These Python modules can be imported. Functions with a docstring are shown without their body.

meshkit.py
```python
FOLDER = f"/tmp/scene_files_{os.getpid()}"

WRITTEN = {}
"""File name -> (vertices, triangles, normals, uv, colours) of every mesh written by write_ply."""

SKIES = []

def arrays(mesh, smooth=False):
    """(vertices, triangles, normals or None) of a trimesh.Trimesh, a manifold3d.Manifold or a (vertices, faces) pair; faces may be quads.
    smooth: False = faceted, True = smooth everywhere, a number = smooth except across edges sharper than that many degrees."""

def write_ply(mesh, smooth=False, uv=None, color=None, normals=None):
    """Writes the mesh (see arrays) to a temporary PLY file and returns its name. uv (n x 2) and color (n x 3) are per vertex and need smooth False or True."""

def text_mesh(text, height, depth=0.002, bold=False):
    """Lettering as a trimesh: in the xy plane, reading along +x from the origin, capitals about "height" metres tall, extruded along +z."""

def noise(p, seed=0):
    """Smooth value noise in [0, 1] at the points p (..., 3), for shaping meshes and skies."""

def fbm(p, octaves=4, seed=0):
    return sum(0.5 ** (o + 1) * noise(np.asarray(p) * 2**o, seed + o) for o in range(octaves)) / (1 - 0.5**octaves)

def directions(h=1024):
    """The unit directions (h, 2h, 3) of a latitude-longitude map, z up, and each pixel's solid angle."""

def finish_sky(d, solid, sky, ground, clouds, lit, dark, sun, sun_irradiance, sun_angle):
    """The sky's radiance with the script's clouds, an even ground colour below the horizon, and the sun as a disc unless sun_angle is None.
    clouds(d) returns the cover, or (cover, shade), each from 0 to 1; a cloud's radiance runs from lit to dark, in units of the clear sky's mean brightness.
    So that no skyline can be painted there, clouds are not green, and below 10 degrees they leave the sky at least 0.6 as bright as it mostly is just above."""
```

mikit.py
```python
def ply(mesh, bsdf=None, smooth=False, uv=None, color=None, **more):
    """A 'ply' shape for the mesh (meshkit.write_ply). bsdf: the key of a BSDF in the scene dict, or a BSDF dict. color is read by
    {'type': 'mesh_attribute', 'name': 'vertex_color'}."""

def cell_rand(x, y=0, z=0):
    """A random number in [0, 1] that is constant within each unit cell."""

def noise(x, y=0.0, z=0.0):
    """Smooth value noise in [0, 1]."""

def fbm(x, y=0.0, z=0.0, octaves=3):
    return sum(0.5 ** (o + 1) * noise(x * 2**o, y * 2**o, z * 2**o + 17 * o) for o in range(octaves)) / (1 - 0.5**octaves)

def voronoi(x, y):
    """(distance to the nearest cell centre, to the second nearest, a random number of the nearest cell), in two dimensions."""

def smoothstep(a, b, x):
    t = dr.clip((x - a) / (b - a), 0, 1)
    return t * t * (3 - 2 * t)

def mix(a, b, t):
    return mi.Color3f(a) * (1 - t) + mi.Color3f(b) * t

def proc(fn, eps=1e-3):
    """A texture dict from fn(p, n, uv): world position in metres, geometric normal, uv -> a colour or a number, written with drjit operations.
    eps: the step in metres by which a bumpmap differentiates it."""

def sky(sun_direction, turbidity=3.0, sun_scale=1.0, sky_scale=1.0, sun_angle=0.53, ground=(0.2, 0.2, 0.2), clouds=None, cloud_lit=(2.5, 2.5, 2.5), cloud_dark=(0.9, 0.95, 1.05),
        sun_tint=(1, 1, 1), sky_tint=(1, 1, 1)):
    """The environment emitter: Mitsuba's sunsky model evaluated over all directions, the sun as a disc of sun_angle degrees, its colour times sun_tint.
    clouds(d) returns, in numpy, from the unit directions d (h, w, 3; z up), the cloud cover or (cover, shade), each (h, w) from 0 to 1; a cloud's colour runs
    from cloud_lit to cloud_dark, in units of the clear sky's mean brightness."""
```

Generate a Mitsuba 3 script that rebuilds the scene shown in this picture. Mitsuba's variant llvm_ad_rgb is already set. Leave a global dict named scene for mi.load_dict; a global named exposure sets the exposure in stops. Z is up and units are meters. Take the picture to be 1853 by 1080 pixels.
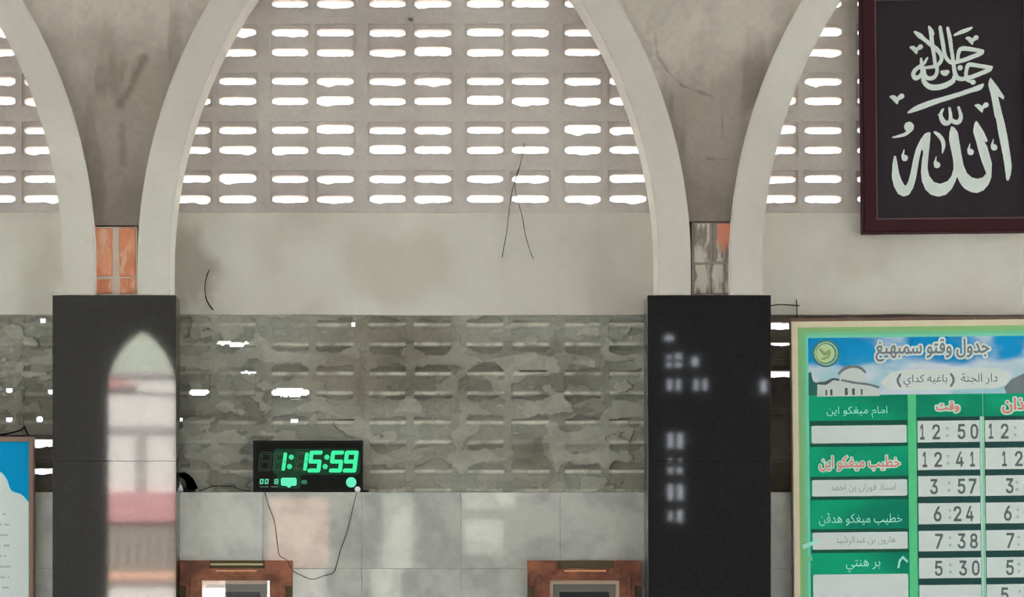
import math, random
import numpy as np
import trimesh
import mitsuba as mi
import drjit as dr
import mikit, meshkit
from shapely import affinity
from shapely.geometry import Polygon, LineString, Point, box as sbox
from shapely.ops import unary_union

# ------------------------------------------------------------------ camera, sky, exposure
T = mi.ScalarTransform4f
W, H = 1853, 1080
FPX = 3978.0                 # focal length in pixels
VX, VY = 740.0, 1023.0       # pixel where the level view axis pierces the picture (lens shift)
EYE = (0.0, -9.0, 1.5)
scene, labels = {'type': 'scene'}, {}
scene['camera'] = {
    'type': 'perspective', 'fov_axis': 'x', 'fov': math.degrees(2 * math.atan(W / 2 / FPX)),
    'principal_point_offset_x': (W / 2 - VX) / W, 'principal_point_offset_y': -(VY - H / 2) / H,
    'near_clip': 0.05, 'far_clip': 500.0,
    'to_world': T().look_at(origin=list(EYE), target=[0, 0, 1.5], up=[0, 0, 1]),
}


def sky_clouds(d):
    cover = 0.72 + 0.28 * meshkit.fbm(d * 2.2 + 3.0, octaves=4, seed=5)
    shade = 0.55 * meshkit.fbm(d * 3.1 + 9.0, octaves=4, seed=9)
    return np.clip(cover, 0, 1), shade


scene['sky'] = mikit.sky(sun_direction=(0.02, 0.66, 0.75), turbidity=4.0, sun_scale=0.95, sky_scale=1.0, sun_tint=(0.90, 1.0, 1.20), ground=(0.3, 0.3, 0.28),
                         clouds=sky_clouds, cloud_lit=(1.70, 1.75, 1.84), cloud_dark=(1.16, 1.22, 1.30))
exposure = 4.2

# ------------------------------------------------------------------ helpers
rng = np.random.default_rng(7)


def lin(r, g, b, k=1.0):
    out = []
    for v in (r, g, b):
        v /= 255.0
        out.append(min(0.92, k * (v / 12.92 if v < 0.04045 else ((v + 0.055) / 1.055) ** 2.4)))
    return out


K = 1.38      # the photograph's tones over the light that reaches the wall


def alb(r, g, b, k=K):
    return lin(r, g, b, k)


def rgb(c):
    return {'type': 'rgb', 'value': [float(x) for x in c]}


def mat(name, color, rough=0.8, spec=0.3, two=False, **more):
    b = {'type': 'principled', 'base_color': color if isinstance(color, dict) else rgb(color), 'roughness': rough, 'specular': spec, **more}
    if 'eta' in more:
        b.pop('specular')
    scene['material_' + name] = {'type': 'twosided', 'b': b} if two else b
    return 'material_' + name


def bump(name, inner, fn, scale=1.0):
    scene['material_' + name] = {'type': 'bumpmap', 'b': {'type': 'ref', 'id': inner}, 't': mikit.proc(fn, eps=2e-3), 'scale': scale}
    return 'material_' + name


def M(y):
    return (y - EYE[1]) / FPX


def PX(px, y):
    return (px - VX) * M(y)


def PZ(py, y):
    return EYE[2] - (py - VY) * M(y)


counts = {}


def num(base):
    n = counts.get(base, 0)
    counts[base] = n + 1
    return base if n == 0 else f'{base}_{n:03d}'


def put(key, mesh, m, smooth=False, color=None, **more):
    key = num(key)
    if isinstance(mesh, (list, tuple)) and not isinstance(mesh[0], np.ndarray):
        mesh = trimesh.util.concatenate(list(mesh))
    scene[key] = mikit.ply(mesh, m, smooth=smooth, color=color, **more)
    return key


def tag(key, label=None, cat=None, group=None, kind=None):
    d = labels.setdefault(key, {})
    for k, v in (('label', label), ('category', cat), ('group', group), ('kind', kind)):
        if v:
            d[k] = v
    return key


def cbox(x0, x1, y0, y1, z0, z1, b=0.003):
    """A box with chamfered edges (44 triangles)."""
    b = min(b, 0.45 * min(x1 - x0, y1 - y0, z1 - z0))
    if b <= 0:
        m = trimesh.creation.box((x1 - x0, y1 - y0, z1 - z0))
        m.apply_translation(((x0 + x1) / 2, (y0 + y1) / 2, (z0 + z1) / 2))
        return m
    pts = []
    for sx in (0, 1):
        for sy in (0, 1):
            for sz in (0, 1):
                for a in range(3):
                    o = [b, b, b]
                    o[a] = 0
                    pts.append([(x0 + o[0], x1 - o[0])[sx], (y0 + o[1], y1 - o[1])[sy], (z0 + o[2], z1 - o[2])[sz]])
    return trimesh.Trimesh(pts).convex_hull


def geoms(p):
    return [g for g in getattr(p, 'geoms', [p]) if g.geom_type == 'Polygon' and g.area > 1e-9]


def prism(poly, y0, y1):
    """A polygon in (x, z) metres made solid between depths y0 (towards the hall) and y1."""
    out = []
    for g in geoms(poly):
        m = trimesh.creation.extrude_polygon(g, y1 - y0, engine='earcut')
        v = np.array(m.vertices)
        m.vertices = np.stack([v[:, 0], y1 - v[:, 2], v[:, 1]], 1)
        out.append(m)
    return trimesh.util.concatenate(out)


def prism_eased(poly, y0, y1, b=0.003):
    return trimesh.util.concatenate([prism(poly, y0 + b, y1), prism(poly.buffer(-b, join_style=2), y0, y0 + b)])


def to_plane(poly, y):
    """A polygon measured in picture pixels, at its real size on the plane of depth y."""
    m = M(y)
    return affinity.affine_transform(poly, [m, 0, 0, -m, -VX * m, EYE[2] + VY * m])


def flat(poly, y, t=0.0012):
    return prism(to_plane(poly, y), y, y + t)


def tube(points, radius, n=8, closed=False):
    p = np.asarray(points, float)
    r = np.broadcast_to(radius, len(p))
    d = np.gradient(p, axis=0)
    d /= np.linalg.norm(d, axis=1, keepdims=True)
    up = np.array([0, 0, 1.0]) if abs(d[0, 2]) < 0.9 else np.array([1.0, 0, 0])
    a = np.cross(d[0], up)
    rows = []
    for i in range(len(p)):
        a = a - d[i] * (a @ d[i])
        a /= np.linalg.norm(a)
        b = np.cross(d[i], a)
        t = np.arange(n) * 2 * np.pi / n
        rows.append(p[i] + r[i] * (np.cos(t)[:, None] * a + np.sin(t)[:, None] * b))
    v = np.vstack(rows + [p[:1], p[-1:]])
    f = []
    for i in range(len(p) - 1):
        for k in range(n):
            q, s = i * n + k, i * n + (k + 1) % n
            f += [[q, s, s + n], [q, s + n, q + n]]
    e0, e1, last = len(p) * n, len(p) * n + 1, (len(p) - 1) * n
    for k in range(n):
        f += [[e0, (k + 1) % n, k], [e1, last + k, last + (k + 1) % n]]
    return trimesh.Trimesh(v, np.array(f)[:, ::-1], process=False)


def spline(pts, n=6):
    p = np.asarray(pts, float)
    q = np.vstack([2 * p[0] - p[1], p, 2 * p[-1] - p[-2]])
    out = []
    for i in range(1, len(q) - 2):
        for t in np.arange(n) / n:
            out.append(0.5 * (2 * q[i] + (q[i + 1] - q[i - 1]) * t + (2 * q[i - 1] - 5 * q[i] + 4 * q[i + 1] - q[i + 2]) * t**2 + (3 * q[i] - q[i - 1] - 3 * q[i + 1] + q[i + 2]) * t**3))
    return np.vstack(out + [p[-1]])


def wire(pts_px, y, radius, n=6):
    """A wire through picture points; y is one depth or one per point."""
    ys = np.broadcast_to(y, len(pts_px))
    return tube(spline([[PX(a, d), d, PZ(b, d)] for (a, b), d in zip(pts_px, ys)]), radius, n)


def rrect(x0, y0, x1, y1, r=3):
    return sbox(x0 + r, y0 + r, x1 - r, y1 - r).buffer(r, quad_segs=4)


def lathe(profile, n=24):
    """Revolves (radius, height) about z."""
    return trimesh.creation.revolve(np.asarray(profile, float), sections=n)


# ------------------------------------------------------------------ materials
n_, f_, mix, sst = mikit.noise, mikit.fbm, mikit.mix, mikit.smoothstep


def plaster_fn(p, n, uv):
    big = f_(p.x * 1.3, p.z * 1.6, 2.0, 4)
    streak = f_(p.x * 9.0, p.z * 0.9, 5.0, 3)
    fine = f_(p.x * 60, p.z * 60, p.y * 60, 3)
    stain = sst(0.50, 0.72, f_(p.x * 2.6 + 7, p.z * 2.2, 1.0, 4))
    c = mix(alb(187, 186, 176), alb(178, 175, 166), sst(0.3, 0.7, big))
    c = mix(c, alb(160, 155, 143), 0.5 * stain)
    # brown dirt plus painted corner shade on the band by the left column
    d = dr.sqrt(dr.square((p.x + 0.90) / 0.13) + dr.square((p.z - 2.72) / 0.24))
    smudge_and_shade = sst(1.0, 0.35, d + 1.1 * (f_(p.x * 8 + 2, p.z * 7, 6.0, 4) - 0.5))
    c = mix(c, alb(140, 133, 123), 0.75 * smudge_and_shade)
    return c * (0.93 + 0.08 * streak + 0.07 * fine)


def rib_fn(p, n, uv):
    big = f_(p.x * 1.1 + 3, p.z * 1.4, 4.0, 3)
    fine = f_(p.x * 45, p.z * 45, p.y * 45, 3)
    return mix(alb(185, 183, 174), alb(177, 173, 166), sst(0.3, 0.7, big)) * (0.96 + 0.08 * fine)


def block_fn(p, n, uv):
    big = f_(p.x * 2.2, p.z * 2.7, 8.0, 4)
    fine = f_(p.x * 70, p.z * 70, p.y * 70, 3)
    c = mix(alb(173, 167, 162), alb(160, 153, 149), sst(0.35, 0.65, big))
    return c * (0.92 + 0.14 * fine)


def raw_block_fn(p, n, uv):
    big = f_(p.x * 5, p.z * 6, 8.0, 3)
    fine = f_(p.x * 70, p.z * 70, p.y * 70, 3)
    return mix(alb(104, 96, 88), alb(84, 77, 70), sst(0.3, 0.7, big)) * (0.85 + 0.3 * fine)


def spandrel_fn(p, n, uv):
    # limewash above, bare damp cement below, its hollow shade painted in, with a wandering boundary and runs of dirt
    w = 0.55 * (f_(p.x * 2.4 + 11, p.z * 2.0, 3.0, 4) - 0.5) + 0.22 * (f_(p.x * 9 + 3, p.z * 5, 6.0, 3) - 0.5)
    low = sst(3.66, 3.30, p.z + w)
    lower = sst(3.25, 2.95, p.z + 0.5 * w)
    run = sst(0.52, 0.66, f_(p.x * 9 + 1.5, p.z * 2.6, 2.0, 4))
    c = mix(alb(171, 165, 156), alb(138, 131, 121), low)
    c = mix(c, alb(112, 104, 97), 0.8 * lower)
    c = mix(c, alb(103, 95, 85), 0.5 * run * (0.2 + 0.8 * low))

    def mark(ax, az, bx, bz, w):
        t = dr.clip(((p.x - ax) * (bx - ax) + (p.z - az) * (bz - az)) / ((bx - ax) ** 2 + (bz - az) ** 2), 0, 1)
        d = dr.sqrt(dr.square(p.x - ax - t * (bx - ax)) + dr.square(p.z - az - t * (bz - az)))
        return sst(w, 0.0, d + w * 0.9 * (f_(p.x * 22, p.z * 22, 4.0, 3) - 0.5))
    smear = dr.maximum(mark(-1.156, 3.350, -1.066, 3.535, 0.032), 0.7 * mark(-1.150, 3.27, -1.150, 3.12, 0.030))
    cracks = [(0.989, 3.64, 1.000, 3.55), (1.000, 3.55, 1.044, 3.482), (1.044, 3.482, 1.10, 3.428), (1.10, 3.428, 1.222, 3.384), (1.26, 3.30, 1.26, 3.215), (1.20, 3.135, 1.29, 3.133)]
    crack = mi.Float(0)
    for q in cracks:
        crack = dr.maximum(crack, mark(*q, 0.009))
    c = mix(c, alb(96, 88, 78), 0.62 * smear)
    c = mix(c, alb(96, 88, 78), 0.45 * crack * f_(p.x * 30, p.z * 30, 8.0, 3) * 1.6)
    return c * (0.91 + 0.16 * f_(p.x * 50, p.z * 50, 2.0, 3))


def tile_fn(p, n, uv):
    a = f_(p.x * 9, p.z * 9, 4.0, 5)
    b = f_(p.x * 40 + 4, p.z * 40, 9.0, 3)
    c = mix(alb(152, 155, 150), alb(170, 171, 165), sst(0.3, 0.68, a))
    return c * (0.92 + 0.14 * b)


def granite_fn(p, n, uv):
    s = f_(p.x * 220, p.z * 220, p.y * 220, 2)
    return mi.Color3f(0.010, 0.0098, 0.0102) * (0.6 + 1.1 * s)


def wood_fn(p, n, uv):
    g = f_(p.x * 18, p.z * 18, p.y * 18, 4)
    k = f_(p.x * 70, p.z * 70, 5.0, 3)
    return mix(alb(92, 50, 34), alb(132, 80, 54), sst(0.3, 0.7, g)) * (0.8 + 0.35 * k)


def brick_fn(p, n, uv):
    a = f_(p.x * 30, p.z * 14, 3.0, 4)
    pale = sst(0.58, 0.72, f_(p.x * 40 + 8, p.z * 16, 7.0, 3))
    return mix(mix(alb(204, 146, 116), alb(192, 126, 95), sst(0.3, 0.7, a)), alb(205, 175, 155), 0.6 * pale)


def smear_fn(p, n, uv):
    a = sst(0.42, 0.6, f_(p.x * 48, p.z * 12, 3.0, 4))
    orange = sst(0.06, 0.02, dr.abs(p.x - 1.2623) * 1.0) * sst(2.765, 2.80, p.z + 0.05 * (f_(p.x * 60, p.z * 30, 1.0, 2) - 0.5)) * sst(1.236, 1.246, p.x)
    return mix(mix(alb(122, 114, 106), alb(176, 170, 160), a), alb(192, 126, 106), orange)


mat('plaster', mikit.proc(plaster_fn), 0.9, 0.2)
mat('rib', mikit.proc(rib_fn), 0.9, 0.2)
mat('block', mikit.proc(block_fn), 0.95, 0.15)
mat('raw_block', mikit.proc(raw_block_fn), 0.95, 0.15)
mat('mortar', alb(150, 145, 138), 0.95, 0.15)
mat('sealed', {'type': 'mesh_attribute', 'name': 'vertex_color'}, 0.95, 0.15)
mat('spandrel', mikit.proc(spandrel_fn), 0.95, 0.15)
mat('tile', mikit.proc(tile_fn), 0.022, eta=1.50)
mat('tile_pale', mikit.proc(lambda p, n, uv: tile_fn(p, n, uv) * 1.28), 0.022, eta=1.55)  # brighter copy: a bright reflection painted into the tile colour
mat('grout', alb(148, 148, 140), 0.9)
mat('granite', mikit.proc(granite_fn), 0.014, eta=2.0)
mat('wood', mikit.proc(wood_fn), 0.42, 0.5)
mat('dark_wood', alb(72, 60, 36), 0.5, 0.4)
mat('bead_wood', alb(186, 134, 100), 0.45, 0.5)
mat('brick', mikit.proc(brick_fn), 0.95, 0.15)
mat('smear', mikit.proc(smear_fn), 0.95, 0.15)
mat('floor', (0.50, 0.51, 0.50), 0.3, 0.5)
mat('ceiling', (0.80, 0.81, 0.80), 0.9)
mat('hall', (0.74, 0.75, 0.75), 0.9)
mat('hall_back', mikit.proc(lambda p, n, uv: mix((0.38, 0.37, 0.34), (0.10, 0.10, 0.105), sst(-0.62, -0.60, p.x))), 0.9)
mat('black', (0.010, 0.010, 0.011), 0.5, 0.2)
mat('black_matte', (0.015, 0.014, 0.014), 0.8, 0.2)
mat('face', (0.003, 0.005, 0.004), 0.3, 0.15)
mat('white_plastic', alb(205, 212, 208), 0.4)
mat('wire', alb(96, 90, 82), 0.8)
mat('dark_cord', alb(70, 64, 58), 0.8)
mat('pale_border', alb(186, 168, 146), 0.6)
mat('picture_grey', alb(112, 110, 102), 0.7)
mat('picture_dark', lin(30, 33, 42), 0.6)
AR = {
    'name': '228 22 230 27 236 25 248 25 252 27 253 35 243 51 244 54 248 56 254 48 259 37 258 24 254 20 248 18 236 18|213 18 212 75 218 75 220 18|176 0 174 6 185 10 191 16 194 24 194 30 189 40 189 43 195 45 200 34 200 20 198 15 189 5 182 1|143 18 142 75 148 75 150 18|0 33 0 40 7 49 21 54 20 60 27 60 28 32 30 26 32 25 45 26 49 41 55 40 54 28 58 25 78 26 94 33 93 36 82 40 70 39 69 45 78 47 88 45 103 37 108 37 108 31 104 30 106 26 122 25 124 28 123 75 129 75 131 27 129 22 125 19 105 19 97 28 84 21 72 18 58 18 51 22 43 18 32 18 25 21 23 26 8 26 4 28;8 35 13 32 21 32 22 34 21 47 9 43 7 39|81 5 81 9 83 11 87 11 89 9 89 5 87 3 83 3|45 55 47 57 51 57 53 55 53 51 51 49 47 49 45 51|19 75 21 77 25 77 27 75 27 71 25 69 21 69 19 71|8 71 8 75 10 77 14 77 16 75 16 71 14 69 10 69',
    'place': '288 90 295 91 296 55 298 42 301 41 314 41 317 43 317 53 313 64 320 66 324 53 324 44 320 37 313 34 300 34 292 38 290 43|311 25 313 27 317 27 319 25 319 21 317 19 313 19 311 21|176 49 176 56 181 63 191 69 195 69 196 76 203 76 204 47 205 43 208 41 221 41 225 46 227 57 233 56 232 44 234 41 255 41 249 50 250 61 255 67 267 70 273 69 272 62 263 63 258 61 256 57 256 50 261 45 267 43 279 47 281 41 270 37 254 34 235 34 230 36 228 39 224 35 220 34 208 34 201 37 199 42 184 42 180 44;184 51 188 48 197 48 197 63 190 62 185 59 183 55|260 84 262 86 266 86 268 84 268 80 266 78 262 78 260 80|229 25 231 27 235 27 237 25 237 21 235 19 231 19 229 21|218 25 220 27 224 27 226 25 226 21 224 19 220 19 218 21|80 38 82 43 88 41 100 41 104 43 104 53 95 67 95 69 99 72 105 65 112 47 116 41 140 42 142 45 140 53 122 69 122 73 132 82 152 91 154 87 153 84 138 78 130 72 145 57 148 51 148 41 144 37 135 34 116 34 109 39 104 35 89 34|65 34 64 91 70 91 72 34|0 29 1 42 3 47 6 47 9 46 7 39 7 30 10 25 18 22 32 22 41 25 46 30 47 35 32 41 29 44 29 55 37 64 41 66 52 67 57 65 55 59 43 60 38 57 35 52 35 47 50 41 54 37 52 27 46 21 31 15 17 15 8 18 2 24|28 6 30 8 34 8 36 6 36 2 34 0 30 0 28 2|17 6 19 8 23 8 25 6 25 2 23 0 19 0 17 2',
    'head': '526 35 526 38 529 42 536 40 547 40 551 43 550 51 541 65 541 68 546 71 548 71 552 65 559 51 560 45 564 40 576 40 595 47 594 50 584 53 572 52 571 60 579 62 588 61 605 52 611 52 612 47 611 44 603 43 587 34 575 31 563 31 556 35 547 31 535 31|584 19 584 23 587 26 591 26 594 23 594 19 591 16 587 16|490 19 491 22 502 24 509 30 509 31 498 32 493 36 492 47 495 54 502 60 507 61 513 59 517 55 520 48 520 32 517 25 508 17 499 14 492 13;502 48 501 42 502 40 512 40 511 48 508 52 504 52|434 27 435 41 437 46 440 47 445 45 443 38 443 29 449 22 462 21 467 22 472 26 475 34 474 90 482 90 484 36 481 25 477 19 466 13 449 13 442 16 436 22|378 19 379 22 390 24 397 30 397 31 386 32 381 36 380 47 383 54 390 60 395 61 401 59 405 55 408 48 408 32 405 25 396 17 387 14 380 13;390 41 400 40 399 48 396 52 392 52 390 50|274 19 275 22 287 24 293 29 293 31 282 32 276 39 277 50 279 54 286 60 291 61 300 57 304 49 304 40 319 41 322 54 323 56 326 56 331 54 329 43 331 40 357 40 362 42 362 44 352 44 345 51 345 59 348 67 353 72 360 74 366 72 372 64 373 45 370 39 362 33 354 31 332 31 324 34 317 31 304 31 298 21 288 15 276 13;355 54 357 52 365 53 364 61 361 65 357 65 355 63;286 41 296 40 295 48 292 52 288 52 286 50|348 83 348 87 351 90 355 90 358 87 361 90 365 90 368 87 368 83 365 80 361 80 358 83 355 80 351 80|315 65 315 69 318 72 322 72 325 69 329 72 333 72 336 69 336 65 333 62 329 62 326 65 322 62 318 62|0 14 0 23 3 31 15 42 6 50 4 56 10 63 22 67 32 65 36 60 36 51 30 43 35 40 51 40 54 44 56 56 64 55 63 41 79 40 82 54 85 59 91 65 97 67 103 65 107 59 107 47 104 42 106 40 121 40 124 44 126 56 134 55 133 41 146 40 155 56 158 59 166 62 171 61 175 58 182 43 186 40 193 40 196 42 199 55 207 53 206 42 207 40 216 40 218 42 221 56 228 55 227 42 228 40 238 40 240 42 240 48 236 63 240 65 245 64 248 54 248 40 243 33 238 31 228 31 223 34 217 31 207 31 201 35 194 31 184 31 178 33 173 29 166 29 161 31 155 37 147 31 135 31 128 35 121 31 110 31 111 22 109 18 102 14 94 14 88 16 82 22 79 31 65 31 61 32 58 35 50 31 34 31 21 36 9 25 10 13 18 9 31 9 43 12 45 5 30 0 13 1 5 5;160 44 166 38 171 38 173 39 171 49 168 53 164 53 160 49;88 33 89 27 94 23 101 23 103 24 103 30 99 33;93 56 88 41 91 41 98 46 99 55 98 58;14 55 22 47 25 48 28 53 28 56 24 58 15 57|123 23 126 26 130 26 133 23 132 17 124 17|47 19 47 23 50 26 54 26 57 23 61 26 65 26 68 23 68 19 65 16 61 16 58 19 54 16 50 16|19 79 22 82 26 82 29 79 28 73 20 73',
    'imam': '445 32 444 89 450 89 452 32|378 88 385 89 386 53 388 40 400 39 404 43 409 55 414 60 423 61 429 57 433 49 433 41 429 34 425 32 417 32 407 37 400 32 390 32 382 36 380 41;411 42 416 39 425 39 427 43 426 50 422 54 416 54 411 47|336 19 336 31 341 39 347 42 364 43 363 50 359 55 351 55 346 48 343 48 340 50 342 55 347 60 352 62 359 62 365 59 370 48 370 40 368 35 364 34 358 36 350 36 346 35 343 31 343 16 346 1 340 0|124 14 123 21 132 22 139 25 143 30 142 32 131 33 125 39 126 50 128 54 134 59 143 59 148 55 151 49 151 39 175 39 180 42 180 46 177 51 161 65 160 71 165 77 188 89 191 86 191 82 176 76 169 72 167 69 181 56 189 42 194 39 208 39 214 41 204 52 204 58 208 62 220 66 228 65 234 60 234 51 228 42 233 39 249 39 253 44 255 55 261 54 260 42 262 39 275 39 279 43 284 55 292 61 298 61 302 59 308 49 307 38 300 32 292 32 282 37 275 32 263 32 258 34 256 37 252 33 248 32 234 32 220 37 206 32 194 32 184 38 181 35 173 32 150 32 148 25 143 20 132 15;286 42 291 39 300 39 302 43 301 50 297 54 291 54 286 47;210 55 220 45 222 45 226 48 228 55 224 59 218 59 211 57;133 41 135 39 145 39 144 48 140 53 136 53 133 50|257 23 259 25 263 25 265 23 265 19 263 17 259 17 257 19|246 23 248 25 252 25 254 23 254 19 252 17 248 17 246 19|217 79 219 81 223 81 225 79 225 75 223 73 219 73 217 75|87 32 86 89 92 89 94 32|0 28 1 41 3 46 6 46 9 44 7 39 7 29 11 23 17 21 34 22 39 25 42 32 42 40 38 52 39 54 45 55 48 42 50 40 65 39 69 42 69 49 65 63 71 64 73 61 75 54 74 38 70 34 63 32 52 32 48 34 46 24 37 16 30 14 13 15 4 20|67 23 69 25 73 25 75 23 75 19 73 17 69 17 67 19|56 23 58 25 62 25 64 23 64 19 62 17 58 17 56 19|20 70 22 72 26 72 28 70 28 66 26 64 22 64 20 66',
    'khatib': '336 29 336 39 338 47 343 47 346 46 345 35 346 29 356 25 379 25 389 27 400 32 407 39 414 36 413 28 429 27 433 31 435 43 443 42 442 28 457 27 458 30 457 77 465 77 466 40 480 49 493 50 500 46 503 41 502 27 518 27 537 34 536 37 526 40 514 39 513 47 524 49 533 47 547 39 553 39 554 34 553 31 545 30 529 21 517 18 503 18 494 21 481 18 444 18 440 19 437 22 429 18 416 18 409 20 404 25 395 20 383 17 357 16 343 20 339 23;467 28 488 28 495 33 495 37 492 41 483 41 474 36|517 62 520 65 524 65 527 62 526 56 518 56|426 10 429 13 433 13 436 10 440 13 444 13 447 10 447 6 444 3 440 3 437 6 433 3 429 3 426 6|367 4 367 8 370 11 374 11 377 8 377 4 374 1 370 1|123 6 124 9 136 11 142 16 142 18 131 19 125 26 126 37 128 41 135 47 140 48 149 44 153 36 153 27 175 27 180 29 180 33 176 39 160 53 160 58 161 61 169 67 189 77 191 77 194 70 172 59 170 56 184 42 190 31 195 27 214 28 214 30 205 37 204 45 209 50 221 54 232 52 236 47 235 35 230 29 234 27 250 27 253 31 255 43 263 42 262 28 276 27 287 46 293 49 299 49 303 47 307 43 310 36 310 27 308 23 301 18 293 18 284 22 276 18 264 18 260 19 257 22 249 18 235 18 221 23 207 18 195 18 185 23 174 18 152 18 147 8 137 2 125 0;290 37 287 29 289 28 299 27 302 29 302 33 298 40 294 40;213 42 222 33 228 40 228 43 224 45 214 44;135 28 145 27 144 35 141 39 137 39 135 37|246 6 246 10 249 13 253 13 256 10 260 13 264 13 267 10 267 6 264 3 260 3 257 6 253 3 249 3|217 66 220 69 224 69 227 66 226 60 218 60|87 19 86 77 94 77 96 18|0 15 0 24 3 34 7 34 11 32 9 25 9 16 11 12 18 9 35 10 41 15 42 19 42 27 38 41 46 43 49 32 53 27 67 27 69 29 69 36 65 50 69 52 74 51 77 41 77 27 75 23 64 18 50 19 47 9 38 2 31 0 18 0 11 2 3 8|56 6 56 10 59 13 63 13 66 10 70 13 74 13 77 10 77 6 74 3 70 3 67 6 63 3 59 3|20 57 23 60 27 60 30 57 29 51 21 51',
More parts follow.
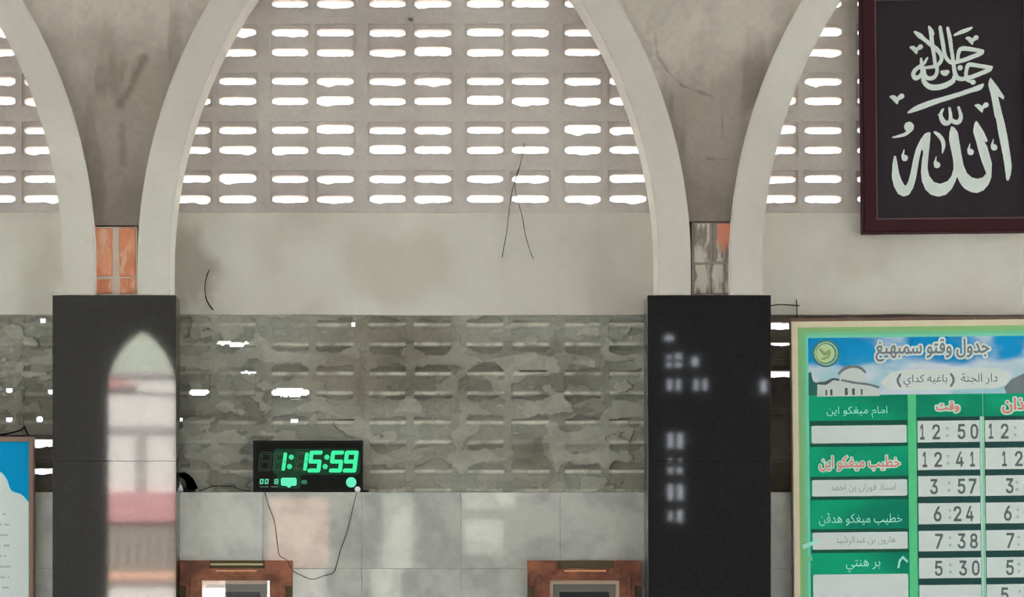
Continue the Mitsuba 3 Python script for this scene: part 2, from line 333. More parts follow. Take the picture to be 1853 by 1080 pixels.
    'next': '418 28 419 43 420 45 424 45 426 44 425 29 429 25 437 23 461 23 470 25 481 30 488 37 493 35 493 28 494 26 510 25 515 30 517 41 523 40 522 28 524 25 538 25 540 28 539 75 545 75 546 37 561 47 573 48 578 46 583 40 583 30 581 27 582 25 599 25 613 29 620 33 619 36 612 39 595 40 596 46 604 47 614 45 625 38 633 37 634 32 621 28 607 20 598 18 584 18 576 21 562 18 525 18 520 20 518 23 514 19 510 18 497 18 489 21 486 26 478 21 469 18 457 16 438 16 424 20;546 26 564 25 572 27 576 30 577 37 573 41 563 41 556 37|599 61 601 63 605 63 607 61 607 57 605 55 601 55 599 57|519 9 521 11 525 11 527 9 527 5 525 3 521 3 519 5|508 9 510 11 514 11 516 9 516 5 514 3 510 3 508 5|449 7 451 9 455 9 457 7 457 3 455 1 451 1 449 3|205 7 217 9 221 11 225 16 224 18 213 19 207 25 208 36 210 40 216 45 225 45 230 41 233 35 233 25 257 25 262 28 262 32 259 37 243 51 242 57 247 63 270 75 273 72 273 68 258 62 251 58 249 55 263 42 271 28 276 25 290 25 296 27 286 38 286 44 290 48 302 52 310 51 316 46 316 37 310 28 315 25 331 25 335 30 337 41 343 40 342 28 344 25 357 25 361 29 366 41 374 47 380 47 384 45 390 35 389 24 382 18 374 18 364 23 357 18 345 18 340 20 338 23 334 19 330 18 316 18 302 23 288 18 276 18 266 24 263 21 255 18 232 18 230 11 225 6 214 1 206 0;368 28 373 25 382 25 384 29 383 36 379 40 373 40 368 33;292 41 303 31 308 34 310 39 310 42 305 45 295 44;215 27 217 25 227 25 226 34 222 39 218 39 215 36|339 5 339 9 341 11 345 11 347 9 347 5 345 3 341 3|328 5 328 9 330 11 334 11 336 9 336 5 334 3 330 3|299 61 299 65 301 67 305 67 307 65 307 61 305 59 301 59|95 22 97 27 103 25 115 25 119 27 119 37 110 51 110 53 114 56 120 49 127 31 131 25 145 25 141 34 141 41 143 46 149 50 147 53 149 58 153 57 162 50 174 38 177 32 177 25 175 21 170 18 161 18 153 21 141 18 131 18 124 23 115 18 104 18;165 36 161 25 170 26 170 32 167 36;149 34 153 29 157 32 158 41 157 44 152 45 148 42|0 14 1 27 3 32 6 32 9 30 7 25 7 15 11 9 17 7 34 8 39 11 42 18 42 26 38 38 39 40 45 41 48 28 52 25 73 25 77 26 80 31 68 31 63 35 62 45 64 51 69 57 76 59 82 57 87 50 88 31 83 23 70 18 52 18 48 20 46 10 37 2 30 0 13 1 4 6;70 39 73 37 82 38 81 47 77 52 73 52 70 49|65 73 67 75 71 75 70 81 72 83 76 83 78 81 77 75 81 75 83 73 83 69 81 67 77 67 75 69 76 75 73 75 73 69 71 67 67 67 65 69|20 56 22 58 26 58 28 56 28 52 26 50 22 50 20 52',
    'last': '181 15 179 21 192 27 198 35 199 45 194 56 195 59 200 60 206 43 209 40 221 40 224 43 224 52 220 63 224 65 228 64 231 52 231 43 227 36 220 33 209 33 204 35 200 26 192 19 183 15|218 24 220 26 224 26 226 24 226 20 224 18 220 18 218 20|0 29 1 42 3 47 6 47 9 45 7 40 7 29 12 24 18 22 34 22 41 24 47 29 47 33 42 37 36 38 36 44 39 45 52 40 65 40 68 43 71 56 77 55 75 44 78 40 95 41 99 56 105 55 104 43 105 41 124 40 124 43 120 49 120 56 122 61 128 65 126 68 128 73 132 72 141 65 153 53 156 47 156 40 154 36 149 33 140 33 132 36 120 33 108 33 101 37 93 33 79 33 71 37 64 33 54 33 54 28 50 22 43 18 32 15 18 15 11 17 2 24;144 51 140 40 149 41 149 47 146 51;127 50 131 44 136 47 137 50 136 59 131 60 127 57|95 66 95 70 97 72 101 72 103 70 103 66 101 64 97 64|74 66 74 70 76 72 80 72 82 70 82 66 80 64 76 64|63 66 63 70 65 72 69 72 71 70 71 66 69 64 65 64|25 6 27 8 31 8 33 6 33 2 31 0 27 0 25 2|14 6 16 8 20 8 22 6 22 2 20 0 16 0 14 2',
    'one': '632 19 631 76 637 76 639 19|514 75 521 76 523 30 526 26 540 26 543 29 545 41 548 42 552 41 550 30 553 26 569 26 572 31 574 41 577 41 580 40 579 27 590 26 594 32 595 41 597 42 601 41 600 28 603 26 612 26 615 30 615 35 611 46 611 49 614 51 617 51 619 48 621 40 621 27 618 22 612 19 603 19 598 21 597 23 591 19 581 19 575 23 568 19 554 19 547 23 539 19 522 20 518 23 516 28|549 56 551 58 555 58 557 56 557 52 555 50 551 50 549 52|538 56 540 58 544 58 546 56 546 52 544 50 540 50 538 52|474 22 476 28 482 26 494 26 498 28 499 31 498 38 489 52 490 55 495 56 505 38 504 25 500 21 494 19 482 19|484 70 486 72 490 72 492 70 492 66 490 64 486 64 484 66|379 8 391 10 395 12 399 18 398 19 387 20 381 26 382 37 388 45 394 47 401 45 407 36 407 26 431 26 435 27 438 32 426 32 421 36 420 46 422 52 427 58 433 60 440 58 443 55 446 48 446 32 441 24 428 19 406 19 404 12 399 7 388 2 380 1;428 40 431 38 440 39 439 48 435 53 431 53 428 50;389 28 391 26 401 26 400 35 396 40 392 40 389 37|428 74 430 76 434 76 436 74 436 70 434 68 430 68 428 70|347 0 345 7 353 9 363 18 365 24 365 31 360 43 366 45 371 32 371 23 367 13 360 6 351 1|357 61 359 63 363 63 365 61 365 57 363 55 359 55 357 57|335 19 334 76 340 76 342 19|276 15 277 28 279 33 281 33 285 31 283 25 283 16 287 10 293 8 306 8 313 11 318 21 318 27 313 42 316 44 320 43 324 32 324 17 320 9 314 4 305 1 289 2 281 6|296 57 298 59 302 59 304 57 304 53 302 51 298 51 296 53|175 15 176 28 178 33 181 33 184 31 182 26 182 16 186 10 192 8 209 9 214 12 217 19 217 27 213 40 220 42 223 29 225 27 240 26 242 29 242 38 238 49 242 51 246 50 249 38 249 29 247 24 238 19 227 19 223 21 221 11 212 3 205 1 188 2 179 7|236 6 236 10 238 12 242 12 244 10 244 6 242 4 238 4|195 57 197 59 201 59 203 57 203 53 201 51 197 51 195 53|140 19 139 76 145 76 147 19|0 23 2 28 8 26 20 26 24 28 24 38 15 52 15 54 19 57 25 50 32 32 37 26 44 26 52 40 58 46 64 48 69 47 74 42 78 31 84 26 101 27 116 34 115 37 104 41 92 40 92 47 107 47 124 38 129 38 130 36 130 32 122 31 106 22 94 19 82 19 76 21 73 18 64 17 58 20 52 26 47 20 44 19 33 20 29 24 20 19 9 19;57 31 60 26 64 24 70 24 72 25 71 34 66 41 62 41 57 36',
    'two': '563 74 570 75 571 39 573 26 591 25 587 34 587 41 589 46 595 50 593 55 595 58 597 58 608 50 620 38 623 32 623 25 621 21 616 18 607 18 599 21 587 18 575 18 569 20 565 27;611 36 607 25 616 26 616 32 613 36;595 34 599 29 603 32 604 41 603 44 598 45 594 42|526 6 537 10 543 16 546 24 546 30 541 40 541 43 547 45 552 34 552 20 550 15 541 5 534 1 528 0|495 7 509 10 515 17 514 18 505 18 499 21 497 25 497 32 500 40 504 44 510 46 517 44 523 34 523 18 521 13 515 6 503 1 497 0;505 27 507 25 517 25 516 34 512 39 508 39 505 36|440 14 441 27 443 32 445 32 449 30 447 24 447 15 451 9 457 7 470 7 477 10 482 20 482 26 477 41 480 43 484 42 488 31 488 16 484 8 478 3 469 0 453 1 445 5|460 56 462 58 466 58 468 56 468 52 466 50 462 50 460 52|339 14 340 27 342 32 345 32 348 30 346 25 346 15 350 9 356 7 373 8 378 11 381 18 381 26 377 39 384 41 387 28 389 26 404 25 406 28 406 37 402 48 406 50 410 49 413 37 413 28 411 23 402 18 391 18 387 20 385 10 376 2 369 0 352 1 343 6|400 9 402 11 406 11 408 9 408 5 406 3 402 3 400 5|359 56 361 58 365 58 367 56 367 52 365 50 361 50 359 52|208 22 210 27 216 25 228 25 232 27 232 37 223 51 223 53 227 56 233 49 240 31 244 25 257 26 261 41 267 40 266 28 267 26 288 25 282 34 282 42 284 47 288 51 297 54 306 53 305 46 296 47 291 45 289 41 289 34 294 29 299 27 310 31 312 31 313 28 313 25 309 23 287 18 270 18 266 19 262 23 255 18 244 18 237 23 228 18 217 18|258 5 258 9 260 11 264 11 266 9 266 5 264 3 260 3|193 18 192 75 198 75 200 18|133 0 131 6 144 12 150 20 151 30 146 41 147 44 152 45 158 28 161 25 171 25 174 27 173 75 179 75 181 46 181 27 179 22 171 18 161 18 156 20 152 11 144 4 135 0|0 22 2 27 8 25 20 25 24 27 24 37 15 51 15 53 19 56 25 49 32 31 37 25 48 25 52 30 54 41 60 40 59 28 62 25 76 25 80 31 82 40 88 39 86 28 88 25 98 25 101 29 103 41 109 40 108 27 109 25 120 25 122 28 122 37 118 48 122 50 125 50 129 37 129 28 127 23 119 18 110 18 104 22 98 18 88 18 83 22 75 18 62 18 57 20 55 23 51 19 36 18 29 23 24 19 9 18|106 59 108 61 112 61 114 59 114 55 112 53 108 53 106 55|100 68 102 70 106 70 108 68 108 64 106 62 102 62 100 64|95 59 97 61 101 61 103 59 103 55 101 53 97 53 95 55|56 9 58 11 62 11 64 9 64 5 62 3 58 3 56 5|45 9 47 11 51 11 53 9 53 5 51 3 47 3 45 5',
    'time': '124 6 125 9 136 11 143 17 143 18 132 19 127 23 126 34 129 41 136 47 141 48 147 46 151 42 154 35 154 19 151 12 142 4 133 1 126 0;136 28 146 27 145 35 142 39 138 39 136 37|0 29 0 39 2 47 6 47 10 45 9 30 12 27 19 25 43 25 53 27 64 32 71 39 75 38 78 35 77 29 79 27 103 27 108 29 108 31 98 31 91 38 91 46 94 54 99 59 106 61 112 59 116 55 119 48 118 29 112 22 100 18 75 19 68 25 61 21 47 17 20 16 5 21;101 41 103 39 111 40 110 48 107 52 103 52 101 50|94 70 94 74 97 77 101 77 104 74 107 77 111 77 114 74 114 70 111 67 107 67 104 70 101 67 97 67|27 53 27 57 30 60 34 60 37 57 41 60 45 60 48 57 48 53 45 50 41 50 38 53 34 50 30 50',
    'azan': '115 77 123 77 125 18 116 19|74 22 74 25 77 29 83 27 95 27 99 30 98 38 89 51 89 54 95 58 106 41 106 25 101 20 95 18 83 18|84 70 87 73 91 73 94 70 93 64 85 64|58 77 66 77 68 18 59 19|0 15 0 24 3 34 7 34 11 32 9 25 9 16 11 12 18 9 30 9 36 11 40 15 42 21 42 27 37 39 37 43 43 46 45 45 50 32 50 17 47 10 41 4 30 0 14 1 7 4 3 8|20 53 20 57 23 60 27 60 30 57 30 53 27 50 23 50',
}


# ------------------------------------------------------------------ hall shell
ZC = 5.2
HX, YB = 7.0, -13.0
put('floor', cbox(-HX - .3, HX + .3, YB - .12, 0.12, -0.25, 0, 0), 'material_floor')
tag('floor', kind='structure')
put('ceiling', cbox(-HX - .3, HX + .3, YB - .12, 0.12, ZC, ZC + 0.2, 0), 'material_ceiling')
tag('ceiling', kind='structure')


def arch_poly(cx, z0, half, spring, radius, w=0.0):
    """The outline of a pointed arch opening from height z0, offset outwards by w."""
    c, r = radius - half, radius + w
    t = np.linspace(0, math.acos(c / r), 40)
    right = [(cx - c + r * math.cos(a), spring + r * math.sin(a)) for a in t]
    left = [(2 * cx - x, z) for x, z in right[::-1][1:]]
    return Polygon([(cx + half + w, z0)] + right + left + [(cx - half - w, z0)])


# the wall behind the camera: an arched doorway, door openings, a small window and pierced vents that the polished stone mirrors
MB = (8.8 + YB * -1 - 0.2) / FPX


def mirror_box(x0, y0, x1, y1, m=MB):
    return sbox((x0 - VX) * m, EYE[2] - (y1 - VY) * m, (x1 - VX) * m, EYE[2] - (y0 - VY) * m)


back = sbox(-HX, 0, HX, ZC)
holes = [arch_poly(-2.63, 0.02, 0.335, 3.23, 0.66)]
holes += [sbox(-1.41, 0.02, -0.80, 2.22), sbox(-0.28, 0.02, 0.02, 2.16), sbox(0.55, 2.04, 1.07, 2.22), sbox(0.56, 1.58, 0.96, 1.93), sbox(-2.06, 1.17, -1.82, 1.37)]
for r in [(1203, 605, 1221, 616), (1206, 641, 1218, 649), (1222, 638, 1236, 650), (1206, 654, 1218, 664), (1222, 654, 1236, 664), (1252, 645, 1266, 662),
          (1208, 685, 1218, 706), (1224, 685, 1234, 706), (1256, 685, 1266, 706), (1272, 685, 1282, 706), (1209, 783, 1220, 811), (1226, 783, 1238, 811),
          (1210, 829, 1219, 835), (1228, 829, 1237, 835), (1209, 845, 1220, 856), (1225, 845, 1237, 856), (1209, 876, 1220, 904), (1226, 876, 1238, 904),
          (1210, 925, 1219, 942), (1226, 922, 1237, 944), (1377, 686, 1390, 710)]:
    holes.append(mirror_box(*r))
put('wall_back', prism(back.difference(unary_union(holes)), YB - 0.12, YB), 'material_hall_back')
tag('wall_back', kind='structure')
for side, x in (('left', -HX), ('right', HX)):
    w = sbox(YB, 0, 0.1, ZC)
    for c in (-11.0, -8.0, -5.0, -2.0):
        w = w.difference(arch_poly(c, 0.02, 0.95, 2.3, 1.9))
    m = prism(w, 0, 0.3)
    v = np.array(m.vertices)
    m.vertices = np.stack([v[:, 1] * -1 + (x + 0.3 if x > 0 else x), v[:, 0], v[:, 2]], 1)
    m.invert() if m.volume < 0 else None
    put('wall_' + side, m, 'material_hall')
    tag('wall_' + side, kind='structure')

# ------------------------------------------------------------------ front wall: vent blocks, plaster band, sealed blocks, tiled dado
BX, BZ = -1.0, 2.943          # corner of the block grid; a block is 0.4 m by 0.2 m
tag('wall_front', kind='structure')
X0, X1 = BX - 3 * 0.4, BX + 10 * 0.4


def wavy(x0, x1, zlo, zhi, amp, drop=None):
    """A slot of a cast block: straight top, ragged mortar along the bottom, rounded ends."""
    xs = np.linspace(x0, x1, 11)
    bot = zlo + rng.normal(0, amp, 11)
    if drop is not None:
        bot -= drop[0] * np.exp(-((xs - x0 - drop[1] * (x1 - x0)) / (0.13 * (x1 - x0))) ** 2)
    top = zhi + rng.normal(0, amp * 0.5, 11)
    e = min(0.008, 0.3 * (zhi - zlo))
    bot[[0, -1]] += e
    top[[0, -1]] -= e
    bot[[1, -2]] += 0.001
    top[[1, -2]] -= 0.001
    return Polygon(list(zip(xs, bot)) + list(zip(xs, np.maximum(top, bot + 0.001)))[::-1]).buffer(0)


def vent_block(i, k, open_slots=(1, 1, 1, 1), m='material_block', z0=0.0, z1=9.0):
    x, z, g = BX + 0.4 * i, BZ + 0.2 * k, 0.0008
    rect = sbox(x + g, max(z0, z + g), x + 0.4 - g, min(z1, z + 0.2 - g))
    slots, pockets = [], []
    s = 0
    for a, b in ((0.0385, 0.1865), (0.2225, 0.3735)):
        pockets.append(sbox(x + a - 0.004, z + 0.2 - 0.160, x + b + 0.004, z + 0.2 - 0.030).buffer(0.004))
        for lo, hi in ((0.0745, 0.0440), (0.1565, 0.1250)):
            if rng.random() < 2 and open_slots[s]:
                if open_slots[s] < 1:
                    lo = hi + (lo - hi) * open_slots[s]
                drop = (rng.uniform(0.003, 0.009), rng.uniform(0.15, 0.85)) if rng.random() < 0.4 else None
                j = rng.normal(0, 0.0008)
                wide = rng.uniform(0.003, 0.007) if rng.random() < 0.10 else 0.0
                slots.append(wavy(x + a, x + b, z + 0.2 - lo + j, z + 0.2 - hi + j + wide + rng.normal(0, 0.0008), 0.0008, drop))
            s += 1
    d = rng.uniform(-0.0006, 0.0006)
    parts = [prism(rect.difference(unary_union(pockets)), d, 0.010), prism(rect.difference(unary_union(slots)) if slots else rect, 0.010, 0.062)]
    return put('wall_front__vent_block', parts, m)


for k in range(0, 6):
    for i in range(-3, 10):
        vent_block(i, k)
joints = unary_union([sbox(X0, BZ + 0.2 * k - 0.0008, X1, BZ + 0.2 * k + 0.0008) for k in range(0, 7)] + [sbox(BX + 0.4 * i - 0.0008, BZ, BX + 0.4 * i + 0.0008, BZ + 1.2) for i in range(-3, 11)])
put('wall_front__mortar_joint', prism(joints, 0.0006, 0.06), 'material_block')

# plain wall outside the screen of blocks
shell = sbox(-HX, 0, HX, ZC).difference(sbox(X0, 1.76, X1, BZ + 1.2))
put('wall_front__plaster_surround', prism(shell, 0.0, 0.1), 'material_plaster')
# plaster band over two courses of blocks: its lower edge wanders
xs = np.linspace(X0, X1, 90)
zb = PZ(570, 0) + 0.004 * (meshkit.fbm(np.stack([xs * 3, xs * 0, xs * 0], 1), 4, 3) - 0.5) * 2
zt = BZ - 0.001 + 0.003 * (meshkit.fbm(np.stack([xs * 4, xs * 0 + 5, xs * 0], 1), 4, 6) - 0.5)
band = Polygon(list(zip(xs, zb)) + list(zip(xs, zt))[::-1])
put('wall_front__plaster_band', prism_eased(band, -0.010, 0.06, 0.002), 'material_plaster')
tag('wall_front__plaster_band', 'smooth off-white plaster band')

# sealed blocks: the same cast blocks, their slots daubed shut with mortar except where light leaks through
LEAKS = [(392, 420, 616, 624), (414, 442, 619, 628), (440, 452, 617, 622), (436, 464, 670, 677), (340, 378, 703, 715), (490, 560, 702, 717), (635, 643, 582, 592), (524, 540, 757, 765),
         (321, 331, 756, 763), (70, 83, 574, 585), (8, 23, 701, 710), (84, 98, 703, 713), (8, 22, 754, 763), (64, 77, 753, 763)]


def sealed_block(x0, x1, z0, z1, key='wall_front__sealed_block'):
    step = 0.0052
    nx, nz = max(2, int(round((x1 - x0) / step))), max(2, int(round((z1 - z0) / step)))
    X, Z = np.meshgrid(np.linspace(x0, x1, nx + 1), np.linspace(z0, z1, nz + 1))
    u, v = VX + X * 442.0, VY - (Z - EYE[2]) * 442.0
    fb = lambda sx, sz, o, s: meshkit.fbm(np.stack([X * sx, Z * sz, X * 0 + s], -1), o, s)  # noqa: E731
    warp = 0.012 * (fb(9, 9, 3, 11) - 0.5)
    c = np.mod(X + warp - BX, 0.4)
    r = np.mod(BZ - Z + warp * 0.5, 0.2)
    i, k = np.floor((X - BX) / 0.4), np.floor((BZ - Z) / 0.2)
    up = lambda a, b, t: np.clip((t - a) / (b - a), 0, 1) ** 2 * (3 - 2 * np.clip((t - a) / (b - a), 0, 1))  # noqa: E731
    h, line, hollow, inside = 0 * X, 0 * X, 0 * X, 0 * X
    rough = fb(9, 13, 4, 33)
    for s, (a, b) in enumerate(((0.0385, 0.1865), (0.2225, 0.3735))):
        win = up(a - 0.004, a + 0.004, c) * (1 - up(b - 0.004, b + 0.004, c))
        inside += win * up(0.026, 0.036, r) * (1 - up(0.156, 0.166, r))
        for q, rc in enumerate((0.0575, 0.1385)):
            amt = meshkit.noise(np.stack([i * 7.3 + s * 3.1, k * 5.7 + q * 2.3, X * 0 + 0.5], -1), 21)
            amt = np.where(amt > 0.28, 0.4 + 0.6 * amt, 0.10) * (0.30 + 0.70 * up(0.30, 0.62, (X + 1.6) / 2.2)) * (1 - 0.45 * up(1.0, 1.2, X))
            prof = np.exp(-((r - rc) / 0.0080) ** 4)
            line += win * prof * amt * np.clip(1.9 * (fb(22, 30, 3, 14) - 0.12), 0, 1.1)
            # an arched hollow above the upper slot and below the lower one, where the daub sagged away
            t = (c - (a + b) / 2) / ((b - a) / 2)
            reach = 0.046 * np.sqrt(np.clip(1.15 - t ** 2, 0, 1)) * np.clip(2.2 * (rough - 0.28), 0.1, 1.3)
            gap = (rc - 0.008 - r) if q == 0 else (r - rc - 0.008)
            hollow += win * up(-0.002, 0.003, gap) * (1 - up(reach * 0.75, reach, gap)) * (0.4 + 0.6 * up(0.3, 0.6, amt))
            h += 0.004 * win * amt * prof - 0.004 * win * amt * np.exp(-((r - rc - 0.014) / 0.006) ** 2)
    hollow = np.clip(hollow, 0, 1)
    near_joint = np.exp(-(np.minimum(c, 0.4 - c) / 0.040) ** 2) * 0.10 + np.exp(-(np.minimum(r, 0.2 - r) / 0.028) ** 2) * 0.10
    daub = up(0.545, 0.575, fb(8, 13, 4, 31) + near_joint - 0.04) * (1 - hollow)
    daub2 = up(0.52, 0.54, fb(13, 22, 4, 47) + 0.5 * near_joint) * (1 - hollow)
    h += -0.006 * hollow + 0.006 * daub + 0.003 * daub2 * (1 - daub) + 0.004 * (fb(30, 40, 4, 8) - 0.5) - 0.003 * inside * (1 - daub)
    dark, mid, light = np.array(alb(100, 99, 91)), np.array(alb(128, 129, 120)), np.array(alb(158, 158, 147))
    pale = np.array(alb(178, 177, 164))
    brown = np.array(alb(104, 97, 82))
    seam = np.exp(-(np.minimum(c, 0.4 - c) / 0.018) ** 2) * up(0.42, 0.58, fb(5, 7, 3, 91))
    tone = np.clip(0.70 - 0.40 * seam * (1 - daub) + 1.35 * (fb(3, 4, 4, 61) - 0.5) * 2 - 0.34 * hollow + 0.35 * (fb(14, 18, 3, 71) - 0.5), 0, 1.1)[..., None]  # tone also paints recess shade into the hollows
    col = dark * (1 - tone) + mid * tone
    col = col + (light - col) * np.clip(0.42 * daub + 0.20 * daub2, 0, 1)[..., None]
    bz0 = np.clip(1.5 * line, 0, 1)[..., None]
    bz = (up(0.45, 0.75, fb(1.6, 2.2, 3, 77) + 0.08 * (X < -1.2) + 0.22 * up(2.06, 1.96, Z) * up(-0.24, -0.16, X) * (1 - up(0.56, 0.62, X))))[..., None]
    col = col + (brown * (0.65 + 0.5 * tone) - col) * 0.6 * bz
    col = col + (pale * (1 - 0.12 * bz) - col) * bz0
    col = col * (0.88 + 0.24 * fb(90, 90, 3, 5))[..., None]
    keep = np.ones((nz, nx), bool)
    uc, vc = (u[:-1, :-1] + u[1:, 1:]) / 2, (v[:-1, :-1] + v[1:, 1:]) / 2
    jag = 1.5 * (meshkit.fbm(np.stack([uc * 0.12, vc * 0.12, uc * 0], -1), 3, 2) - 0.5)
    for a, b, t, w in LEAKS:
        e = ((uc - (a + b) / 2) / ((b - a) / 2 + jag)) ** 4 + ((vc - (t + w) / 2) / ((w - t) / 2 + jag * 0.8)) ** 2
        keep[e < 1] = False
    front = np.stack([X, -h, Z], -1).reshape(-1, 3)
    rear = np.stack([X, 0 * X + 0.035, Z], -1).reshape(-1, 3)
    N = len(front)
    idx = np.arange(N).reshape(nz + 1, nx + 1)
    a, b, cc, d = idx[:-1, :-1], idx[:-1, 1:], idx[1:, 1:], idx[1:, :-1]
    kq = keep
    F = [np.stack([a[kq], b[kq], cc[kq]], 1), np.stack([a[kq], cc[kq], d[kq]], 1)]
    solid_back = [np.stack([a[kq] + N, cc[kq] + N, b[kq] + N], 1), np.stack([a[kq] + N, d[kq] + N, cc[kq] + N], 1)]
    edges = []
    pad = np.pad(kq, 1)
    for (dz, dx), (p, q) in {(-1, 0): (a, b), (0, 1): (b, cc), (1, 0): (cc, d), (0, -1): (d, a)}.items():
        e = kq & ~pad[1 + dz:1 + dz + nz, 1 + dx:1 + dx + nx]
        edges += [np.stack([p[e], p[e] + N, q[e] + N], 1), np.stack([p[e], q[e] + N, q[e]], 1)]
    mesh = trimesh.Trimesh(np.vstack([front, rear]), np.vstack(F + solid_back + edges), process=False)
    colors = np.vstack([col.reshape(-1, 3)] * 2)
    used = np.unique(mesh.faces)
    remap = np.full(len(mesh.vertices), -1)
    remap[used] = np.arange(len(used))
    mesh = trimesh.Trimesh(mesh.vertices[used], remap[mesh.faces], process=False)
    return put(key, mesh, 'material_sealed', color=np.clip(colors[used], 0, 1))


ROWS = [(2.343, 2.5295), (2.143, 2.343), (1.943, 2.143), (1.765, 1.943)]
for z0, z1 in ROWS:
    for i in range(-3, 6):
        x0, x1 = BX + 0.4 * i, BX + 0.4 * (i + 1)
        if i == -3 or (i == -2 and z1 < 2.2):
            continue
        sealed_block(x0, x1, z0, z1)
# courses beside the boards that were never sealed: bare dark blocks, some slots open
OPEN = {-3: (1, 0.45, 0, 0), -4: (0.9, 0, 0, 0), -5: (0, 0, 0, 0), -6: (0, 0, 0, 0)}
for k in (-3, -4, -5, -6):
    for i in range(6, 10):
        vent_block(i, k, OPEN[k], 'material_raw_block', z0=1.765)
    vent_block(-3, k, (0, 0, 0, 0), 'material_raw_block', z0=1.765)
vent_block(-2, -5, (0, 0, 0, 1), 'material_raw_block', z1=2.035)
vent_block(-2, -6, (0, 0, 0.75, 0), 'material_raw_block', z0=1.765)
sealed_block(BX - 0.8, BX - 0.4, 2.035, 2.143)
back_joint = unary_union([sbox(X0, z - 0.0008, X1, z + 0.0008) for z in (1.943, 2.143, 2.343)] + [sbox(BX + 0.4 * i - 0.0008, 1.765, BX + 0.4 * i + 0.0008, 2.53) for i in range(-3, 11)])
back_joint = back_joint.difference(sbox(BX - 2 * 0.4 + 0.01, 1.95, BX + 6 * 0.4 - 0.01, 2.6))
put('wall_front__mortar_joint', prism(back_joint, 0.0015, 0.06), 'material_mortar')

# dado: backing, ledge slab and tiles
YD = -0.060
ZD = PZ(890, YD)
put('wall_front__dado_backing', cbox(-HX, HX, YD + 0.009, -0.001, 0, ZD - 0.013, 0), 'material_grout')
put('wall_front__ledge', cbox(-HX, HX, YD + 0.002, -0.0005, ZD - 0.012, ZD, 0.002), 'material_grout')
TWX, TH = 0.4035, 0.310
tx0 = PX(475, YD)
for r in range(6):
    zt = ZD - 0.002 - r * TH
    for i in range(-5, 8):
        x0 = tx0 + i * TWX
        m = cbox(x0 + 0.0004, x0 + TWX - 0.0004, YD, YD + 0.009, max(0.001, zt - TH + 0.0008), zt, 0.0008)
        c = np.array([x0 + TWX / 2, YD, zt - TH / 2])
        m.apply_transform(trimesh.transformations.rotation_matrix(rng.normal(0, 0.0012), [0, 0, 1], c))
        m.apply_transform(trimesh.transformations.rotation_matrix(rng.normal(0, 0.0012), [1, 0, 0], c))
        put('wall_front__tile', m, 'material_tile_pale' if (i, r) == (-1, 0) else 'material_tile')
tag('wall_front__tile', 'glossy grey wall tile')
tag('wall_front__vent_block', 'pale grey cast concrete vent block with open slots')
tag('wall_front__sealed_block', 'vent block daubed shut with grey mortar')

# ------------------------------------------------------------------ pilasters
YC = -0.200
ZT = PZ(534, YC)


def pilaster(px0, px1, label):
    x0, x1 = PX(px0, YC), PX(px1, YC)
    key = num('granite_column')
    t = 0.018
    put(key + '__core', cbox(x0 + t, x1 - t, YC + t, -0.0005 + YD, 0, ZT - 0.002, 0), 'material_black_matte')
    zs = [0.0, 0.118, 0.718, 1.318, 1.918, ZT]
    for a, b in zip(zs[:-1], zs[1:]):
        put(key + '__front_panel', cbox(x0, x1, YC, YC + t - 0.0004, a + 0.0002, b - 0.0002, 0.0008), 'material_granite')
        for s, xa in (('l', x0), ('r', x1 - t + 0.0004)):
            put(key + '__side_panel', cbox(xa + 0.0003, xa + t - 0.0007, YC + t, YD - 0.0005, a + 0.0006, b - 0.0006, 0.001), 'material_granite')
    tag(key, label, 'column', kind='thing')
    put(key + '__upper_core', cbox(x0 + t, x1 - t, YD, -0.012, ZD + 0.001, ZT - 0.002, 0), 'material_black_matte')
    return key


pilaster(95, 319, 'polished black granite column mirroring a pale arched doorway, beside the clock')
pilaster(1172, 1395, 'polished black granite column mirroring small dots of light, beside the prayer timetable')

# ------------------------------------------------------------------ arches
YR, YS = -0.194, -0.160
mr = M(YR)
BAND = 59 * mr
HALF, RAD = 442 * mr, 882 * mr
SPR = PZ(480, YR)
ARCH = [(-329, 'off-white pointed arch at the left edge, only its right limb in view'), (749.5, 'large off-white pointed arch between the two black columns'),
        (1822, 'off-white pointed arch behind the framed calligraphy')]
outs = []
for cpx, lab in ARCH:
    cx = PX(cpx, YR)
    inner = arch_poly(cx, ZT - 1.0, HALF, SPR, RAD)
    outer = arch_poly(cx, ZT, HALF, SPR, RAD, BAND)
    outs.append(arch_poly(cx, 0, HALF, SPR, RAD, BAND))
    key = put('pointed_arch', prism_eased(outer.difference(inner), YR, -0.012, 0.003), 'material_rib', smooth=False)
    tag(key, lab, 'arch', kind='thing')
ZF = PZ(407, YS)
for a, b, lab, m in ((0, 1, 'stained cement spandrel above the column with the arched reflection', 0), (1, 2, 'stained cement spandrel above the column with dots of light', 1)):
    c0, c1 = PX(ARCH[a][0], YR), PX(ARCH[b][0], YR)
    face = sbox(c0, ZF if a == 0 else PZ(400, YS), c1, ZC).difference(unary_union(outs))
    # the face is a fine mesh that swells forward between the arches, like hand-floated cement
    key = put('spandrel', prism(face, YS, -0.012), 'material_spandrel')
    tag(key, lab, 'spandrel', kind='thing')
put('wall_front__upper_plaster', cbox(-HX, PX(-329, YR), -0.15, -0.001, 4.2, ZC, 0), 'material_plaster')
put('wall_front__upper_plaster', cbox(PX(1822, YR), HX, -0.15, -0.001, 4.2, ZC, 0), 'material_plaster')

# infill between the arch limbs
def infill(px0, px1, py0, bricks, label, m, mm):
    y = -0.150
    key = num('brick_infill')
    put(key + '__mortar', cbox(PX(px0, y), PX(px1, y), y + 0.004, -0.012, ZT, PZ(py0, y), 0), mm)
    for (a, b, c, d) in bricks:
        put(key + '__brick', cbox(PX(a, y), PX(b, y), y - rng.uniform(0, 0.003), y + 0.02, PZ(d, y), PZ(c, y), 0.0025), m)
    tag(key, label, 'brickwork', kind='thing')


